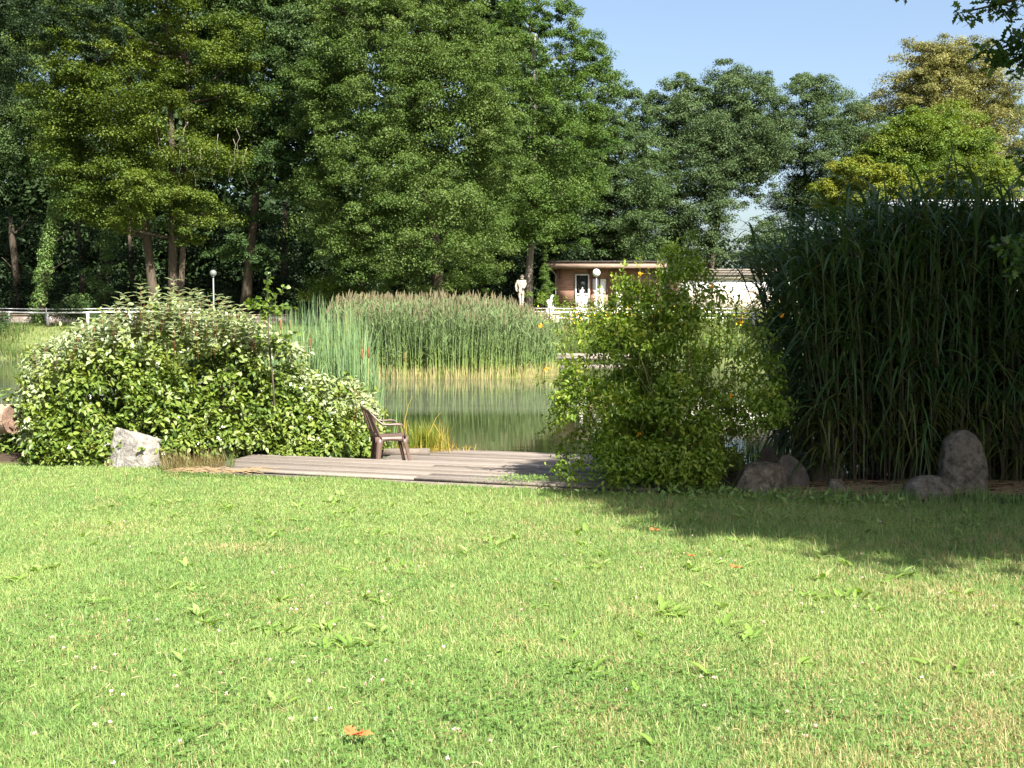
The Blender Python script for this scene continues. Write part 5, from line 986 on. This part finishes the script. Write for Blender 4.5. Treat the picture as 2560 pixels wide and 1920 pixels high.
C = np.stack([np.stack([x - np.cos(aa) * Lc / 2, Y - np.sin(aa) * Lc / 2, z], 1), np.stack([x, Y, z + .003], 1), np.stack([x + np.cos(aa) * Lc / 2, Y + np.sin(aa) * Lc / 2, z + R.normal(size=n) * .006], 1)], 1)
m = MB(); m.ribbon(C, np.full((n, 3), .0028), nrm(np.stack([-np.sin(aa), np.cos(aa), .3 + 0 * aa], 1)), R.random(n))
tag(m.build('cut_stems', foliage('cut_stems', [(0, (.5, .4, .24)), (1, (.28, .2, .11))], .1)), 'dry cut stems lying in the lawn', 'straw', kind='stuff')
# clover leaves
F_clo = foliage('clover_leaves', [(0, (.06, .13, .025)), (1, (.12, .21, .045))], .3, .5, .3)
n = 30000; Y = 3.2 + 9 * R.random(n) ** 1.3; x = R.uniform(-1, 1, n) * (.5 * Y + .2); pm = smooth(.5, .66, fbm(x * 1.1 + 50, Y * 1.1 + 40)) * (1 - .6 * smooth(-1, 3, x)) + .08; ok = keep_lawn(x, Y) & (R.random(n) < pm); x, Y = x[ok], Y[ok]; n = len(x)
m = MB(); z = ground(x, Y) + R.uniform(.02, .045, n); a0 = R.random(n) * 6.28; nv = nrm(np.stack([R.normal(size=n) * .35, R.normal(size=n) * .35 - .15, np.ones(n)], 1))
for k in range(3): aa = a0 + k * 2.094; m.leaves(np.stack([x, Y, z], 1), np.stack([np.cos(aa), np.sin(aa), .1 + 0 * aa], 1), nv, .013, .013, 'kite', R.random(n))
tag(m.build('clover', F_clo), 'patches of clover leaves in the lawn', 'clover', kind='stuff')
# clover blossoms
n = 200; Y = 3.6 + 6.5 * R.random(n) ** 1.2; x = (R.random(n) ** 1.5 * 1.05 - .52) * Y; pk = fbm(x * 1.4 + 50, Y * 1.4 + 40) > .42; ok = keep_lawn(x, Y) & pk; x, Y = x[ok], Y[ok]; n = len(x)
m = MB(); z = ground(x, Y) + R.uniform(.045, .065, n); per = 26; c = np.repeat(np.stack([x, Y, z], 1), per, 0); d = rdir(n * per); m.leaves(c + d * np.array([.002, .002, .002]), d, rdir(n * per), R.uniform(.006, .009, n * per), .0045, 'kite', np.where(d[:, 2] < -.1, .1, .9))
for k in range(n): m.tube([(x[k], Y[k], z[k] - .06), (x[k], Y[k], z[k] - .003)], .0009, 4, mi=1, cap=False)
tag(m.build('clover_blossoms', [foliage('clover_petals', [(0, (.45, .22, .17)), (1, (.75, .62, .58))], .2), M['green_stem']]), 'small white and pink clover blossoms in the lawn', 'flowers', kind='stuff')
# broad leaves: plantain and dandelion rosettes
F_pln = foliage('weed_leaves', [(0, (.11, .19, .03)), (.6, (.18, .28, .055)), (1, (.26, .35, .12))], .35, .4, .45)
cl = [(r_[0], r_[1]) for r_ in zip(R.uniform(-4.5, 4.5, 190), 3.6 + 8.3 * R.random(190) ** .8)]
for px, py in [(1500, 1730), (960, 1640), (700, 1600), (820, 1650), (660, 1820), (230, 1230), (330, 1200), (420, 1215), (560, 1230), (2050, 1500), (2150, 1490), (1700, 1550), (1230, 1330), (1840, 1255), (1925, 1240), (1700, 1240), (1760, 1235), (1640, 1230), (1560, 1240), (2440, 1270), (2310, 1260), (2180, 1270), (2000, 1262), (2100, 1262)]:
    Dd = 1.75 * F / (py - 790); cl += [(G(px, Dd) + R.normal() * .06, Dd + R.normal() * .1) for _ in range(3)]
m = MB()
for x_, y_ in cl:
    if not keep_lawn(np.array([x_]), np.array([y_]))[0]: continue
    nl = R.integers(3, 9); aa = R.random(nl) * 6.28; el = R.uniform(.05, .75, nl); pp = np.tile([x_, y_, float(ground(x_, y_)) + .005], (nl, 1)) + R.normal(size=(nl, 3)) * [.02, .02, .003]
    Dd = np.stack([np.cos(aa) * np.cos(el), np.sin(aa) * np.cos(el), np.sin(el)], 1); sz = R.uniform(.05, .11, nl) * (.8 if y_ < 5 else 1.15); m.leaves(pp, Dd, np.stack([-np.cos(aa) * .4, -np.sin(aa) * .4, np.ones(nl)], 1), sz, sz * R.uniform(.25, .42, nl), 'ovate', R.random(nl))
tag(m.build('broadleaf_weeds', F_pln), 'broad plantain and dandelion leaves scattered in the lawn', 'weeds', kind='stuff')
# overhanging grass and creeper along the deck front
m = MB(); n = 9000; u = R.uniform(u_l, u_r, n); v = 11.9 - np.abs(R.normal(size=n)) * .14; x, Y = uv2xy(u, v); blades(m, x, Y, ground(x, Y) - .01, R.uniform(.02, .07, n) * (.6 + .8 * fbm(x * 2, Y * 2)), .008, .6, np.clip(.6 + .25 * R.normal(size=n), .1, 1))
n = 700; c0 = P(1315, 1200, 12.75); x = c0[0] + R.normal(size=n) * .22; Y = 12.6 + R.normal(size=n) * .1; m.leaves(np.stack([x, Y, -.29 + R.random(n) * .05], 1), rdir(n), rdir(n) * .5 + [0, 0, 1], .035, .012, 'kite', R.uniform(.4, .9, n))
tag(m.build('edge_grass', F_lawn), 'longer grass fringing the front of the upper deck', 'grass', kind='stuff')
# grass tufts along the soil edge at right
m = MB(); n = 5000; x = R.uniform(.9, 6.6, n); Y = (12.45 - x * SU) / CU + R.normal(size=n) * .25; blades(m, x, Y, ground(x, Y) - .01, R.uniform(.04, .16, n) * (.4 + fbm(x * 3, Y * 2)), .009, .5, np.clip(.75 + .2 * R.normal(size=n), .3, 1))
n = 700; x = R.uniform(.7, 4, n); Y = (11.95 - x * SU) / CU + R.normal(size=n) * .2; m.leaves(np.stack([x, Y, ground(x, Y) + .1 * R.random(n)], 1), rdir(n) + [0, 0, .5], rdir(n) + [0, 0, .8], .07, .03, 'ovate', R.uniform(.4, .9, n))
tag(m.build('border_weeds', F_lawn), 'tufts of grass and weeds where the lawn meets the bare soil', 'grass', kind='stuff')
# fallen brown leaves
M['dead_leaf'] = noisy('dead_leaf', [(.3, (.24, .06, .015)), (.7, (.42, .14, .04))], 25, .7, .3)
for px, py, s_, lb in [(885, 1835, .11, 'curled orange-brown leaf on the grass near the bottom edge'), (1634, 1325, .09, 'pale orange leaf on the lawn nearest the tree shade'), (1727, 1389, .06, 'smallest orange leaf, between the two other leaves on the right lawn'), (1836, 1418, .085, 'orange leaf on the right lawn, lowest of the three there')]:
    D = 4.2
    for _ in range(12): D = (EYE - float(ground(G(px, D), D)) - .05) * F / (py - 790)
    # correct for pitch by matching the ray
    for _ in range(12):
        p = P(px, py, D); e = p[2] - (float(ground(p[0], D)) + .05); D += e * D / 1.6
    p = P(px, py, D); m = MB()
    for k, (aa, L_) in enumerate([(2.2, .55), (-.2, .8), (-.9, .45), (.5, .5)]):
        dd = np.array([[math.cos(aa), .5 * math.sin(aa), .35 if k == 0 else .12]]); m.leaves(np.array([p]) - dd * .01, dd, np.array([[.1 * k, -.5 + .3 * k, .9]]), s_ * L_, s_ * .55, 'oak')
    m.tube([p - [0, 0, .01], p + [-.03, .01, .02]], .0012, 4)
    o = m.build('fallen_leaf', M['dead_leaf'], origin=p); tag(o, lb, 'leaf', 'fallen leaves on the lawn')
